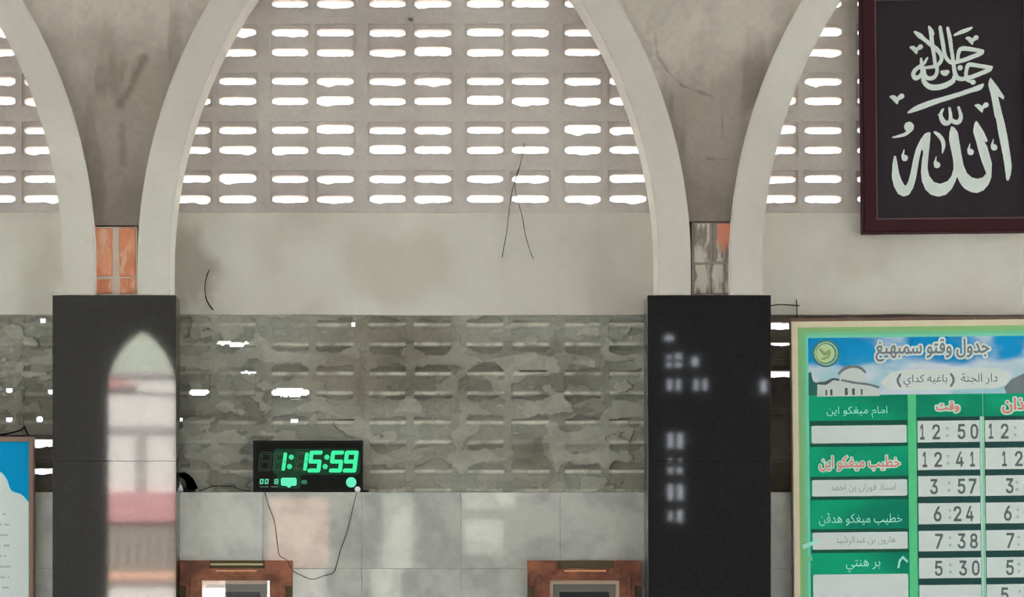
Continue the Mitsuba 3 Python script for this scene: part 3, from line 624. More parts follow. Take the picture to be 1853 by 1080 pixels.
mat('infill_mortar', alb(184, 170, 156), 0.95)
mat('infill_cement', alb(142, 134, 124), 0.95)
infill(170, 248, 410, [(171, 203, 413, 499), (216, 245, 412, 500), (217, 246, 503, 531), (171, 202, 505, 531)], 'orange brick infill between arch limbs above the column with the arched reflection', 'material_brick', 'material_infill_mortar')
infill(1253, 1323, 402, [(1256, 1284, 404, 475), (1289, 1321, 404, 473), (1256, 1283, 479, 531), (1287, 1320, 478, 531)], 'grey cement-smeared brick infill above the column with dots of light', 'material_smear', 'material_infill_cement')

# ------------------------------------------------------------------ digital clock
YK = -0.054
mk = M(YK)
ck = num('digital_clock')
zb, zt_ = ZD + 0.0005, PZ(797, YK)
xa, xb = PX(458, YK), PX(656.5, YK)
put(ck + '__housing', cbox(xa, xb, YK + 0.003, -0.012, zb, zt_, 0.004), 'material_black')
ring = sbox(xa, zb, xb, zt_)
put(ck + '__bezel', prism_eased(ring.difference(ring.buffer(-0.010)), YK, YK + 0.004, 0.0015), 'material_black')
put(ck + '__face', prism(ring.buffer(-0.010), YK + 0.0022, YK + 0.0035), 'material_face')
put(ck + '__digit_bloom', flat(rrect(494, 812, 652, 859, 8).union(rrect(500, 858, 544, 884, 6)), YK + 0.0019, 0.0003), 'material_black', emitter={'type': 'area', 'radiance': rgb([2.0 ** -exposure * v for v in (0.0, 0.035, 0.011)])})  # emissive panel added for the green bloom around the lit digits
tag(ck, 'black digital clock with green glowing digits standing on the tiled ledge', 'clock')
SEG = {'0': 'abcdef', '1': 'bc', '2': 'abged', '3': 'abgcd', '4': 'fgbc', '5': 'afgcd', '6': 'afgedc', '7': 'abc', '8': 'abcdefg', '9': 'abcdfg'}
scene['material_unlit'] = {'type': 'principled', 'base_color': rgb(alb(64, 92, 76)), 'roughness': 0.5}


def segs(x0, y0, x1, y1, names, w, gap=0.6, skew=0.13):
    xm0, xm1, ym = x0 + w / 2, x1 - w / 2, (y0 + y1) / 2
    ends = {'a': ((xm0, y0 + w / 2), (xm1, y0 + w / 2)), 'b': ((xm1, y0 + w / 2), (xm1, ym)), 'c': ((xm1, ym), (xm1, y1 - w / 2)), 'd': ((xm0, y1 - w / 2), (xm1, y1 - w / 2)),
            'e': ((xm0, ym), (xm0, y1 - w / 2)), 'f': ((xm0, y0 + w / 2), (xm0, ym)), 'g': ((xm0, ym), (xm1, ym))}
    out = []
    for n in names:
        (a, b), (c, d) = ends[n]
        L = math.hypot(c - a, d - b)
        g = gap / L
        out.append(LineString([(a + (c - a) * g, b + (d - b) * g), (c - (c - a) * g, d - (d - b) * g)]).buffer(w / 2, quad_segs=3))
    p = unary_union(out)
    return affinity.affine_transform(p, [1, -skew, 0, 1, skew * ym, 0])


def glow(c, k):
    return {'type': 'area', 'radiance': rgb([k * v for v in c])}


GREEN = lin(60, 255, 165)
EM = 2.0 ** -exposure
YG = YK + 0.001
for (a, b, lit, top, bot) in ((469, 491, '', 818, 852), (495, 518, '1', 818, 852), (534, 557, '1', 818, 852), (558, 582, '5', 815, 855), (597, 621, '5', 815, 855), (622, 647, '9', 815, 855)):
    unlit = [s for s in 'abcdefg' if s not in SEG.get(lit, '')]
    if lit in ('', '1'):
        o = segs(a, top, b, bot, unlit, 4.2)
        put(ck + '__unlit_digit', flat(o.difference(o.buffer(-0.8)), YG, 0.0008), 'material_unlit')
    if lit:
        put(ck + '__digit', flat(segs(a, top, b, bot, SEG[lit], 7.6 if lit != '1' else 6.8, 0.0), YG, 0.0008), 'material_black', emitter=glow(GREEN, EM * 1.0))
for cx in (525.5, 590):
    for dx, cy in ((1.6, 827), (-1.6, 844)):
        put(ck + '__colon', flat(Point(cx + dx, cy).buffer(4.8), YG, 0.0008), 'material_black', emitter=glow(GREEN, EM * 0.85))
SMALL = lin(105, 255, 195)
for g, k in ((segs(470, 866, 477, 876, '0' and SEG['0'], 2.4, 0.2, 0.1), .7), (segs(479, 866, 486, 876, SEG['0'], 2.4, 0.2, 0.1), .7), (segs(496, 866, 504, 876, SEG['8'], 2.4, .2, .1), .6),
             (rrect(508, 864, 537, 879, 4).union(Polygon([(516, 878), (529, 878), (523, 883)])), .95), (rrect(545, 868, 556, 876, 3.5), .18), (Point(635.5, 872.5).buffer(9.5), .95)):
    put(ck + '__indicator', flat(g, YG, 0.0008), 'material_black', emitter=glow(SMALL, EM * k))
for x0, x1 in ((470, 486), (490, 503)):
    put(ck + '__caption', flat(rrect(x0, 879, x1, 882, 1), YG, 0.0008), 'material_unlit')
put(ck + '__button', lathe([(0, 0), (0.012, 0), (0.012, 0.006), (0.009, 0.0085), (0, 0.009)]).apply_transform(trimesh.transformations.translation_matrix([PX(647, YK - .004), YK, PZ(885.3, YK)]) @ trimesh.transformations.rotation_matrix(math.pi / 2, [1, 0, 0])), 'material_white_plastic', smooth=40)
put(ck + '__foot', cbox(PX(655, YK), PX(667, YK), YK + 0.008, YK + 0.03, ZD + 0.0004, ZD + 0.007, 0.002), 'material_black')

cab = wire([(479, 888), (480, 893), (486, 915), (497, 945), (502, 985), (506, 1005), (518, 1012), (524, 1024), (532, 1034), (546, 1041), (565, 1048), (585, 1042), (603, 1036), (610, 1018), (616, 995), (628, 962), (636, 930), (645, 893), (648, 888)],
           [-0.056, -0.0625, -0.0635, -0.0635, -0.0635, -0.0635, -0.107, -0.108, -0.070, -0.0640] + [-0.0635] * 7 + [-0.0625, -0.056], 0.0011)
put('clock_cord', cab, 'material_wire')
tag('clock_cord', 'thin dark cord looping down the tiles below the clock', 'cord')

# small things on the ledge
key = num('ledge_gadget')
yb = -0.035
arc = spline([[PX(321, yb), yb, PZ(861, yb)], [PX(333, yb), yb, PZ(860, yb)], [PX(343, yb), yb, PZ(870, yb)], [PX(349, yb), yb, PZ(886, yb)]], 8)
arm = [tube(arc, np.linspace(0.008, 0.021, len(arc)), 12), cbox(PX(333, yb), PX(353, yb), yb - 0.014, yb + 0.014, ZD + 0.0004, ZD + 0.014, 0.004)]
put(key + '__arm', arm, 'material_black_matte', smooth=40)
m = cbox(-0.007, 0.007, -0.010, 0.010, -0.021, 0.021, 0.004)
m.apply_transform(trimesh.transformations.rotation_matrix(math.radians(-24), [0, 1, 0]))
m.apply_translation([PX(326, yb), yb, ZD + 0.0215])
put(key + '__clip', m, 'material_white_plastic')
tag(key, 'small bent black gadget with a white clip on the ledge by the left black column', 'gadget')
put('loose_cord', wire([(360, 888), (372, 884.5), (384, 880), (398, 879), (412, 879.5), (424, 880), (432, 885), (444, 887.5), (456, 887.5)], [-.03, -.032, -.03, -.028, -.03, -.03, -.03, -.03, -.03], 0.0016), 'material_wire')
tag('loose_cord', 'short dark cord lying on the ledge between gadget and clock', 'cord')

# ------------------------------------------------------------------ carved wooden frames on the tiles
YW = -0.100
scene['material_glass'] = {'type': 'thindielectric', 'int_ior': 2.0}


mat('olive_bead', alb(168, 158, 124), 0.5)


def wooden_frame(x0, x1, label, highlight_strip=False):
    key = num('wooden_frame')
    y0, y1 = 1014, 1320
    back = YD - 0.0008
    o, i = sbox(x0, y0, x1, y1), sbox(x0 + 40, y0 + 36, x1 - 40, y1 - 36)
    body = o.difference(i)
    cut = []
    for a, b, c, d in ((x0 + 54, y0 - 2, x1 - 50, y0 + 14), (x0 - 2, y0 + 46, x0 + 12, y1 - 46), (x1 - 12, y0 + 46, x1 + 2, y1 - 46)):
        cut.append(sbox(a, b, c, d))
    cut = unary_union(cut)
    put(key + '__moulding', prism_eased(to_plane(body.difference(cut), YW), YW, back, 0.003), 'material_wood')
    put(key + '__groove_strip', prism(to_plane(cut.intersection(o), YW + 0.012), YW + 0.014, back), 'material_dark_wood')
    if highlight_strip:
        put(key + '__bead', cbox(PX(x0 + 55, YW), PX(x1 - 52, YW), YW + 0.008, YW + 0.015, PZ(y0 + 9, YW), PZ(y0 + 5, YW), 0.0015), 'material_olive_bead')  # pale strip painted in as the highlight along the groove
    # beads and a scalloped inner lip
    put(key + '__bead', cbox(PX(x0 + 66, YW), PX(x1 - 64, YW), YW - 0.003, YW + 0.002, PZ(y0 + 20.5, YW), PZ(y0 + 17.0, YW), 0.0015), 'material_bead_wood')
    put(key + '__bead', cbox(PX(x0 + 52, YW), PX(x1 - 52, YW), YW - 0.002, YW + 0.002, PZ(y0 + 30, YW), PZ(y0 + 25, YW), 0.002), 'material_wood')
    for s in (0, 1):
        xa = x0 + 18 if s == 0 else x1 - 24
        put(key + '__bead', cbox(PX(xa, YW), PX(xa + 6, YW), YW - 0.003, YW + 0.002, PZ(y1 - 30, YW), PZ(y0 + 30, YW), 0.002), 'material_wood')
    lip = unary_union([Point(x, y0 + 33.5).buffer(2.6) for x in np.arange(x0 + 46, x1 - 42, 8.0)])
    put(key + '__carved_lip', prism(to_plane(lip, YW), YW - 0.002, YW + 0.006), 'material_wood')
    put(key + '__inner_border', prism(to_plane(i.difference(sbox(x0 + 46, y0 + 43, x1 - 46, y1 - 43)), YW), YW + 0.010, back), 'material_pale_border')
    p = sbox(x0 + 46, y0 + 43, x1 - 46, y1 - 43)
    q = sbox(x0 + 58, y0 + 57, x1 - 58, y1 - 57)
    put(key + '__mount', prism(to_plane(p.difference(q), YW), YW + 0.018, back), 'material_picture_grey')
    put(key + '__picture', prism(to_plane(q, YW), YW + 0.021, back), 'material_picture_dark')
    put(key + '__glass', prism(to_plane(i.buffer(-0.5), YW), YW + 0.0045, YW + 0.0047), 'material_glass')
    tag(key, label, 'picture frame')


wooden_frame(324.5, 528.5, 'carved brown wooden frame below the clock, beside the left column, white glare on its glass', True)
wooden_frame(955, 1161, 'carved brown wooden frame with dark glass beside the right black column')

# ------------------------------------------------------------------ framed calligraphy
YQ = -0.075
mat('maroon', alb(56, 29, 34, 1.2), 0.55, 0.12)
mat('maroon_bead', alb(84, 62, 66), 0.45, 0.4)
mat('felt', alb(45, 40, 45, 1.15), 0.85, 0.2)
mat('letter', alb(188, 198, 193), 0.6)
kq = num('calligraphy_frame')
rot = lambda p: affinity.rotate(p, -0.55, origin=(1564, 421))  # noqa: E731
o = sbox(1563, -26, 1884, 421)
put(kq + '__moulding', prism_eased(to_plane(rot(o.difference(o.buffer(-25, join_style=2))), YQ), YQ, -0.014, 0.006), 'material_maroon')
b_ = o.buffer(-23.5, join_style=2)
put(kq + '__bead', prism_eased(to_plane(rot(b_.difference(b_.buffer(-3, join_style=2))), YQ), YQ + 0.004, -0.02, 0.0015), 'material_maroon_bead')  # lighter maroon paints the highlight line along the inner edge
put(kq + '__backing', prism(to_plane(rot(o.buffer(-24, join_style=2)), YQ), YQ + 0.016, -0.016), 'material_felt')
tag(kq, 'large black and maroon framed panel with white Arabic calligraphy', 'framed calligraphy')


def pen(pts):
    """A pen stroke through (u, v, width)."""
    p = np.asarray(pts, float)
    if len(p) == 1:
        return Point(p[0, :2]).buffer(p[0, 2] / 2)
    s = spline(p, 5) if len(p) > 2 else np.array([p[0] + (p[1] - p[0]) * t for t in np.linspace(0, 1, 6)])
    discs = [Point(a[:2]).buffer(max(a[2], 4) / 2, quad_segs=5) for a in s]
    return unary_union([unary_union([a, b]).convex_hull for a, b in zip(discs[:-1], discs[1:])])


def crop(p, ox, oy):
    return affinity.affine_transform(p, [1 / 6, 0, 0, 1 / 6, ox, oy])


A_ = lambda *st: crop(unary_union([pen(s) for s in st]), 1600, 30)  # noqa: E731
B_ = lambda *st: crop(unary_union([pen(s) for s in st]), 1600, 190)  # noqa: E731
upper = A_(
    [(330, 165, 24), (385, 205, 56), (440, 250, 42), (500, 300, 48), (560, 345, 50), (608, 400, 44), (624, 455, 42), (598, 510, 42), (545, 540, 40), (470, 552, 34), (425, 556, 28)],
    [(488, 110, 26), (512, 165, 54), (515, 230, 44), (525, 320, 44), (542, 420, 40), (552, 500, 40), (562, 545, 40)], [(520, 150, 30), (540, 188, 16)],
    [(608, 115, 36), (625, 220, 46), (643, 320, 44), (655, 400, 40), (682, 460, 40), (728, 498, 44), (790, 492, 44), (870, 470, 46), (960, 435, 48), (1050, 400, 44), (1075, 380, 24)],
    [(690, 125, 32), (713, 230, 46), (728, 340, 40), (744, 440, 40), (754, 520, 40), (766, 600, 46), (790, 658, 50), (830, 676, 46), (880, 672, 46), (960, 652, 46), (1060, 612, 48), (1140, 580, 44), (1165, 560, 24)],
    [(1072, 372, 30), (1000, 362, 44), (900, 348, 50), (835, 350, 48), (806, 400, 40), (800, 465, 40)],
    [(1165, 550, 34), (1080, 542, 46), (980, 526, 46), (918, 524, 48), (894, 580, 40), (890, 640, 40), (902, 685, 38), (955, 712, 22)],
    [(755, 650, 30), (752, 690, 48), (715, 720, 58), (640, 755, 60), (550, 770, 64), (482, 755, 60), (436, 710, 50), (420, 650, 44), (412, 580, 42), (408, 520, 40), (400, 458, 26)],
    [(468, 450, 24), (438, 500, 32), (400, 532, 40), (345, 572, 46), (316, 622, 46), (336, 664, 54), (376, 656, 44), (410, 612, 38), (430, 565, 36)],
    [(430, 560, 38), (440, 628, 40), (476, 668, 46), (530, 664, 46), (565, 628, 40), (576, 572, 40), (566, 530, 40)])
big_alif = crop(Polygon([(1155, 660), (1136, 700), (1130, 745), (1145, 800), (1160, 850), (1200, 1080), (1215, 1110), (1250, 1310), (1290, 1510), (1310, 1640), (1326, 1765), (1335, 1782), (1352, 1778), (1375, 1720), (1386, 1620), (1370, 1500), (1340, 1310), (1310, 1160), (1283, 1060), (1235, 860), (1296, 902), (1306, 872), (1240, 770)]).buffer(6).buffer(-6), 1600, 30)
allah = crop(Polygon([(108, 545), (90, 640), (82, 780), (105, 880), (150, 965), (210, 995), (270, 975), (315, 900), (345, 800), (365, 680), (390, 540), (415, 455), (424, 520), (410, 600), (400, 720), (410, 830), (450, 920), (510, 975), (590, 995), (670, 975), (735, 910), (775, 830), (790, 770), (820, 840), (870, 905), (940, 945), (1010, 955), (1080, 925), (1135, 860), (1165, 780), (1170, 640), (1150, 560), (1115, 440), (1070, 375), (1115, 405), (1125, 385), (1080, 285), (1000, 165), (978, 205), (965, 290), (995, 380), (1020, 480), (1060, 610), (1110, 740), (1070, 785), (1010, 800), (950, 785), (900, 740), (865, 660), (840, 540), (820, 420), (800, 300), (770, 250), (730, 225), (710, 290), (705, 370), (725, 480), (750, 600), (755, 690), (730, 770), (690, 825), (610, 855), (540, 835), (490, 770), (470, 690), (480, 560), (495, 430), (505, 310), (490, 290), (440, 310), (390, 380), (345, 480), (315, 590), (290, 720), (265, 820), (240, 870), (225, 875), (190, 820), (160, 730), (145, 640), (130, 560)]).buffer(8).buffer(-16).buffer(8), 1600, 190)
slash = A_([(265, 1040, 25), (350, 998, 58), (480, 948, 64), (600, 908, 54), (800, 848, 50), (950, 798, 50), (1035, 768, 56), (1075, 735, 18)])
marks = [upper, A_([(765, 200, 25), (830, 170, 42), (900, 145, 42), (950, 120, 22)]), A_([(825, 555, 58)]), A_([(965, 712, 58)]), A_([(625, 600, 30), (655, 612, 62), (690, 600, 40), (672, 628, 30)]),
         slash, big_alif, allah,
         B_([(640, 45, 24), (614, 100, 38), (630, 160, 54), (670, 198, 54), (712, 178, 44), (722, 120, 38), (710, 35, 28)], [(722, 150, 40), (760, 182, 50), (808, 182, 50), (834, 120, 42), (808, 25, 28)], [(590, 105, 16), (620, 108, 30)]),
         B_([(270, 235, 108)]).union(B_([(300, 258, 40), (240, 310, 38), (170, 335, 32), (95, 350, 18)])), B_([(550, 295, 25), (597, 330, 44), (637, 390, 44), (645, 450, 38), (632, 520, 12)])]
for x, y in ((225, 575), (575, 650), (940, 510), (1195, 460)):
    marks.append(B_([(x, y, 70)], [(x - 22, y - 20, 34), (x - 16, y - 60, 18), (x - 8, y - 92, 8)]))
for x, y, s in ((955, 215, 1), (350, 315, 1), (140, 850, 1.1), (1060, 945, 1.05)):
    q = lambda a, b, w: (x + a * s, y + b * s, w * s)  # noqa: E731
    marks.append(A_([q(-66, 18, 18), q(-35, 25, 46), q(-8, 55, 46), q(2, 85, 14)], [q(2, 45, 30), q(45, 12, 54)]))
for g in marks:
    put(kq + '__letter', prism(to_plane(g.simplify(0.12), YQ + 0.013), YQ + 0.013, YQ + 0.016), 'material_letter')

# ------------------------------------------------------------------ prayer timetable board
YP = -0.105
BROT = -0.62
BO = (1432, 582)
brot = lambda p: affinity.rotate(p, BROT, origin=BO)  # noqa: E731
kp = num('prayer_timetable')


def arabic(name, x0, y0, x1, y1):
    """One line of embedded lettering fitted into a box of picture pixels."""
    out = []
    for p in AR[name].split('|'):
        rings = [np.array(r.split(), float).reshape(-1, 2) for r in p.split(';')]
        out.append(Polygon(rings[0], rings[1:]).buffer(0))
    g = unary_union(out)
    a, b, c, d = g.bounds
    return affinity.affine_transform(g, [(x1 - x0) / (c - a), 0, 0, -(y1 - y0) / (d - b), x0 - a * (x1 - x0) / (c - a), y1 + b * (y1 - y0) / (d - b)])


def sheet(part, poly, layer, m, key=None, t=0.0007):
    return put((key or kp) + '__' + part, flat(brot(poly), YP - 0.0007 * layer, t), m)


def header_fn(p, n, uv):
    x, z = (p.x - 1.52) * 2.2, (p.z - 2.17) * 4.5
    cl = f_(p.x * 5.5 + 2.2, p.z * 8.5, 3.0, 4)
    lowc = sst(2.37, 2.23, p.z)
    top = mix(lin(4, 120, 178, 1.3), lin(22, 146, 202, 1.3), f_(p.x * 6, p.z * 9, 1.0, 2))
    cover = sst(0.43, 0.66, cl * 0.75 + 0.42 * lowc * (0.6 + 0.8 * f_(p.x * 3 + 9, p.z * 3, 2.0, 3)))
    teal = sst(0.45, 0.65, f_(p.x * 7 + 5, p.z * 9, 6.0, 3)) * lowc
    c = mix(top, alb(186, 198, 206), 0.95 * cover)
    return mix(c, alb(110, 175, 185), 0.6 * teal)


def green_fn(p, n, uv):
    g = f_(p.x * 2.5, p.z * 3.0, 4.0, 3)
    return mix(lin(14, 118, 92, 1.3), lin(18, 154, 112, 1.3), sst(0.3, 0.7, g))


mat('header', mikit.proc(header_fn), 0.5, 0.12)
mat('board_green', mikit.proc(green_fn), 0.5, 0.12)
mat('border_cream', alb(196, 188, 162), 0.5)
mat('border_olive', alb(126, 172, 112), 0.5)
mat('border_mint', alb(106, 180, 136), 0.5)
mat('border_teal', alb(108, 188, 164), 0.5)
mat('bright_green', alb(78, 182, 124), 0.5)
mat('column_gap', alb(158, 198, 182), 0.6)
mat('dark_green', alb(22, 62, 58), 0.6)
mat('shadow_green', alb(8, 74, 58), 0.6)  # dark green lines along the name slots
mat('card', alb(190, 200, 197), 0.6)
mat('digit', alb(84, 95, 93), 0.7)
mat('pale_digit', alb(158, 168, 165), 0.7)
mat('pale_ink', alb(150, 225, 196), 0.6)
mat('grey_ink', alb(140, 149, 148), 0.7)
mat('dark_ink', alb(100, 106, 116), 0.7)
mat('red_ink', alb(196, 120, 118), 0.7)
mat('white_ink', alb(176, 208, 192), 0.6)
mat('backboard', alb(104, 84, 74), 0.8)
mat('logo_green', alb(58, 118, 122), 0.6)
mat('logo_pale', alb(168, 190, 142), 0.6)
mat('logo_dark', alb(128, 152, 104), 0.6)
mat('print_grey', alb(104, 114, 118), 0.6)
mat('print_white', alb(182, 190, 186), 0.6)
mat('print_dark', alb(70, 84, 84), 0.6)
mat('print_tree', alb(36, 98, 84), 0.6)

BX1 = 1992
ob = sbox(1430, 576, BX1, 1400)
put(kp + '__backboard', flat(brot(ob), YP + 0.012, 0.028), 'material_backboard')
ob = sbox(1432, 582, BX1 - 2, 1398)
put(kp + '__rim', prism_eased(to_plane(brot(ob.difference(ob.buffer(-11, join_style=2))), YP), YP - 0.004, YP + 0.012, 0.002), 'material_border_cream')
p1 = ob.buffer(-10.5, join_style=2)
put(kp + '__panel', flat(brot(p1), YP, 0.012), 'material_border_olive')
sheet('border', ob.buffer(-15, join_style=2).difference(ob.buffer(-20, join_style=2)), 1, 'material_border_olive')
sheet('border', ob.buffer(-19, join_style=2).difference(ob.buffer(-26, join_style=2)), 2, 'material_border_mint')
sheet('border', ob.buffer(-25, join_style=2).difference(ob.buffer(-30, join_style=2)), 3, 'material_border_teal')
inner = ob.buffer(-29, join_style=2)
ix0, iy0, ix1, iy1 = inner.bounds
sheet('header', sbox(ix0, iy0, ix1, 716), 2, 'material_header')
sheet('green_panel', sbox(ix0, 716, ix1, iy1), 2, 'material_board_green')
# print of the header: emblem, building, name lozenge, lettering
lg = num(kp + '__emblem')
put(lg, flat(brot(Point(1494, 640).buffer(25)), YP - 0.0021, 0.0007), 'material_logo_green')
put(lg + '__ring', flat(brot(Point(1494, 640).buffer(21).difference(Point(1494, 640).buffer(19))), YP - 0.0028, 0.0007), 'material_logo_pale')
put(lg + '__disc', flat(brot(Point(1493, 640).buffer(17)), YP - 0.0028, 0.0007), 'material_logo_pale')
put(lg + '__crest', flat(brot(pen([(1484, 633, 3), (1492, 641, 6), (1500, 636, 5), (1498, 646, 4), (1488, 650, 3)])), YP - 0.0035, 0.0007), 'material_logo_dark')
bd = num(kp + '__mosque_print')
body = Polygon([(1477, 718), (1478, 694), (1500, 690), (1512, 688), (1524, 690), (1548, 692), (1588, 703), (1590, 718)])
put(bd, flat(brot(body), YP - 0.0021, 0.0007), 'material_print_white')
put(bd + '__dome', flat(brot(Polygon([(1518, 692), (1520, 672), (1530, 664), (1542, 661), (1556, 664), (1564, 674), (1566, 692)])), YP - 0.0021, 0.0007), 'material_print_white')
put(bd + '__roof_line', flat(brot(pen([(1517, 677, 4), (1527, 668, 6), (1542, 664, 5), (1556, 667, 5), (1565, 675, 4)])), YP - 0.0028, 0.0007), 'material_print_grey')
put(bd + '__roof_line', flat(brot(pen([(1478, 694, 3), (1492, 694, 6), (1506, 687, 4), (1516, 688, 3)])), YP - 0.0028, 0.0007), 'material_print_dark')
put(bd + '__roof_line', flat(brot(pen([(1523, 689, 4), (1548, 694, 4), (1570, 697, 3), (1588, 702, 2)])), YP - 0.0028, 0.0007), 'material_print_grey')
for x, a, w in ((1503, 705, 4), (1494, 706, 3), (1530, 703, 5), (1543, 704, 5), (1558, 705, 3)):
    put(bd + '__window', flat(brot(rrect(x - w / 2, a, x + w / 2, 716, 1)), YP - 0.0028, 0.0007), 'material_print_dark')
sheet('tree_print', Polygon([(1462, 716), (1461, 676), (1466, 672), (1470, 690), (1478, 694), (1486, 690), (1479, 700), (1477, 716)]), 2.5, 'material_print_tree')
sheet('lozenge', Polygon([(1594, 694), (1612, 676), (1636, 673), (1800, 670), (1818, 675), (1829, 684), (1818, 700), (1800, 706), (1636, 708), (1606, 706)]).buffer(3).buffer(-2), 3, 'material_card')
sheet('lettering', arabic('name', 1738, 679, 1804, 699), 4, 'material_dark_ink')
sheet('lettering', arabic('place', 1634, 680, 1713, 702), 4, 'material_dark_ink')
for cx, s in ((1626, -1), (1722, 1)):
    sheet('lettering', pen([(cx - s * 2, 680, 1.5), (cx + s * 2, 687, 2.5), (cx + s * 2, 694, 2.5), (cx - s * 2, 701, 1.5)]), 4, 'material_dark_ink')
head = arabic('head', 1584, 616, 1790, 656)
sheet('lettering', head.buffer(3.6), 4, 'material_card')
sheet('lettering', head, 5, 'material_print_grey')
sheet('roof_print', Polygon([(1816, 705), (1830, 690), (1856, 678), (1900, 676), (1962, 690), (1962, 716), (1820, 716)]), 2.6, 'material_print_grey')
# left column of name slots
LX0, LX1 = 1465, 1639
sheet('divider', sbox(1641, 716, 1656, iy1), 3, 'material_bright_green')
for a, b in ((762, 771), (803, 809), (863, 869), (899, 905), (958, 964), (995, 1001)):
    sheet('slot_edge', sbox(LX0 - 1, a, LX1 + 1, b), 3, 'material_shadow_green')
for a, b in ((771, 803), (869, 899), (964, 995), (1040, 1140)):
    put(kp + '__name_card', prism_eased(to_plane(brot(rrect(LX0 + 1, a, LX1 - 1, b, 3)), YP), YP - 0.004, YP, 0.0008), 'material_card')
sheet('lettering', arabic('imam', 1494, 736, 1604, 757), 4, 'material_pale_ink')
kh = arabic('khatib', 1480, 826, 1626, 853)
sheet('lettering', kh.buffer(2.2), 4, 'material_white_ink')
sheet('lettering', kh, 5, 'material_red_ink')
sheet('lettering', arabic('next', 1478, 928, 1629, 952), 4, 'material_pale_ink')
sheet('lettering', arabic('last', 1526, 1014, 1588, 1036), 4, 'material_pale_ink')
sheet('lettering', pen([(1621, 1028, 3), (1624, 1016, 4), (1630, 1010, 3)]).union(pen([(1631, 1012, 4), (1637, 1018, 4)])), 4, 'material_pale_ink')
put(kp + '__lettering', flat(brot(arabic('one', 1500, 876, 1618, 892)), YP - 0.0045, 0.0005), 'material_grey_ink')
put(kp + '__lettering', flat(brot(arabic('two', 1508, 971, 1616, 987)), YP - 0.0045, 0.0005), 'material_grey_ink')
# torn bits of clear tape
put(kp + '__tape', flat(brot(Polygon([(1447, 986), (1476, 976), (1478, 980), (1462, 989), (1449, 994)])), YP - 0.0052, 0.0006), 'material_pale_ink')
put(kp + '__tape', flat(brot(Polygon([(1450, 1008), (1464, 1004), (1466, 1014), (1454, 1019)])), YP - 0.0030, 0.0006), 'material_border_mint')
# two columns of times on slotted cards
times = [((764, 803), '12:50', '12:'), ((814, 853), '12:41', '12'), ((864, 901), '3:57', '3:'), ((913, 951), '6:24', '6:'), ((963, 1000), '7:38', '7:'), ((1012, 1049), '5:30', '5:'), ((1061, 1099), '', '5: ')]
CH = {}


def char(c, cx, cy, h, w):
    if c == ':':
        return None
    if c not in CH:
        m = meshkit.text_mesh(c, 1.0, 1.0, bold=True)
        CH[c] = m
    m = CH[c].copy()
    v = np.array(m.vertices)
    lo, hi = v.min(0), v.max(0)
    v = (v - (lo + hi) / 2) / (hi - lo)
    yq = YP - 0.0047
    mm = M(yq)
    a = math.radians(-BROT)
    ox, oy = cx - BO[0], cy - BO[1]
    th = math.radians(BROT)
    # rotate the cell centre with the board (picture axes)
    rx, ry = BO[0] + ox * math.cos(th) - oy * math.sin(th), BO[1] + ox * math.sin(th) + oy * math.cos(th)
    x, z = v[:, 0] * w * mm, v[:, 1] * h * mm
    xr, zr = x * math.cos(a) - z * math.sin(a), x * math.sin(a) + z * math.cos(a)
    m.vertices = np.stack([PX(rx, yq) + xr, yq + 0.0004 - (v[:, 2] + 0.5) * 0.0004 + 0.0003, PZ(ry, yq) + zr], 1)
    return m


POS = {('12:50', 0): (1667, 1692, 1712, 1738, 1761), ('12:41', 0): (1671, 1695, 1713, 1734, 1757), ('3:57', 0): (1687, 1714, 1737, 1757), ('6:24', 0): (1693, 1715, 1729, 1751), ('7:38', 0): (1695, 1715, 1736, 1758), ('5:30', 0): (1694, 1715, 1738, 1761),
       ('12:', 1): (1791, 1816, 1835), ('12', 1): (1815, 1841), ('3:', 1): (1824, 1837), ('6:', 1): (1820, 1838), ('7:', 1): (1824, 1839), ('5:', 1): (1823, 1839), ('', 0): (), ('5: ', 1): (1813, 1840)}
for col, (cx0, cx1) in enumerate(((1658, 1770), (1780, 1893), (1903, 1958))):
    for (t0, t1), first, second in times:
        card = num(kp + '__time_card')
        put(card, prism_eased(to_plane(brot(sbox(cx0, t0, cx1, t1)), YP), YP - 0.004, YP, 0.0006), 'material_card')
        if col > 1:
            continue
        text = (first, second)[col]
        for ch, px in zip(text, POS[(text, col)]):
            cy = (t0 + t1) / 2 + 0.5
            if ch == ':':
                put(card + '__colon', flat(brot(Point(px, cy - 6).buffer(2.6).union(Point(px, cy + 7).buffer(2.6))), YP - 0.0046, 0.0005), 'material_pale_digit')
            else:
                put(card + '__digit', char(ch, px, cy, 27.5, 8.5 if ch == '1' else 14.0), 'material_digit')
    for a, b in ((757, 764), (803, 814), (853, 864), (901, 913), (951, 963), (1000, 1012), (1049, 1061), (1099, 1111)):
        sheet('slot_edge', sbox(cx0 - 1, a, cx1 + 1, b), 3, 'material_dark_green')
    put(kp + '__time_card', prism_eased(to_plane(brot(sbox(cx0, 1111, cx1, 1180)), YP), YP - 0.004, YP, 0.0006), 'material_card')
    sheet('divider', sbox(cx1 + 1, 757, cx1 + (9 if col < 2 else 4), iy1), 3, 'material_column_gap')
    sheet('divider', sbox(cx1 + 6, 716, cx1 + 7.4, iy1), 4, 'material_border_mint')
for nm, (a, b, c, d) in (('time', (1692, 730, 1734, 749)), ('azan', (1812, 724, 1858, 752))):
    g = arabic(nm, a, b, c, d)
    sheet('lettering', g.buffer(3.0), 4, 'material_white_ink')
    sheet('lettering', g.buffer(0.4), 5, 'material_red_ink')
tag(kp, 'green mosque prayer timetable board with digit cards and a blue sky header', 'timetable board')

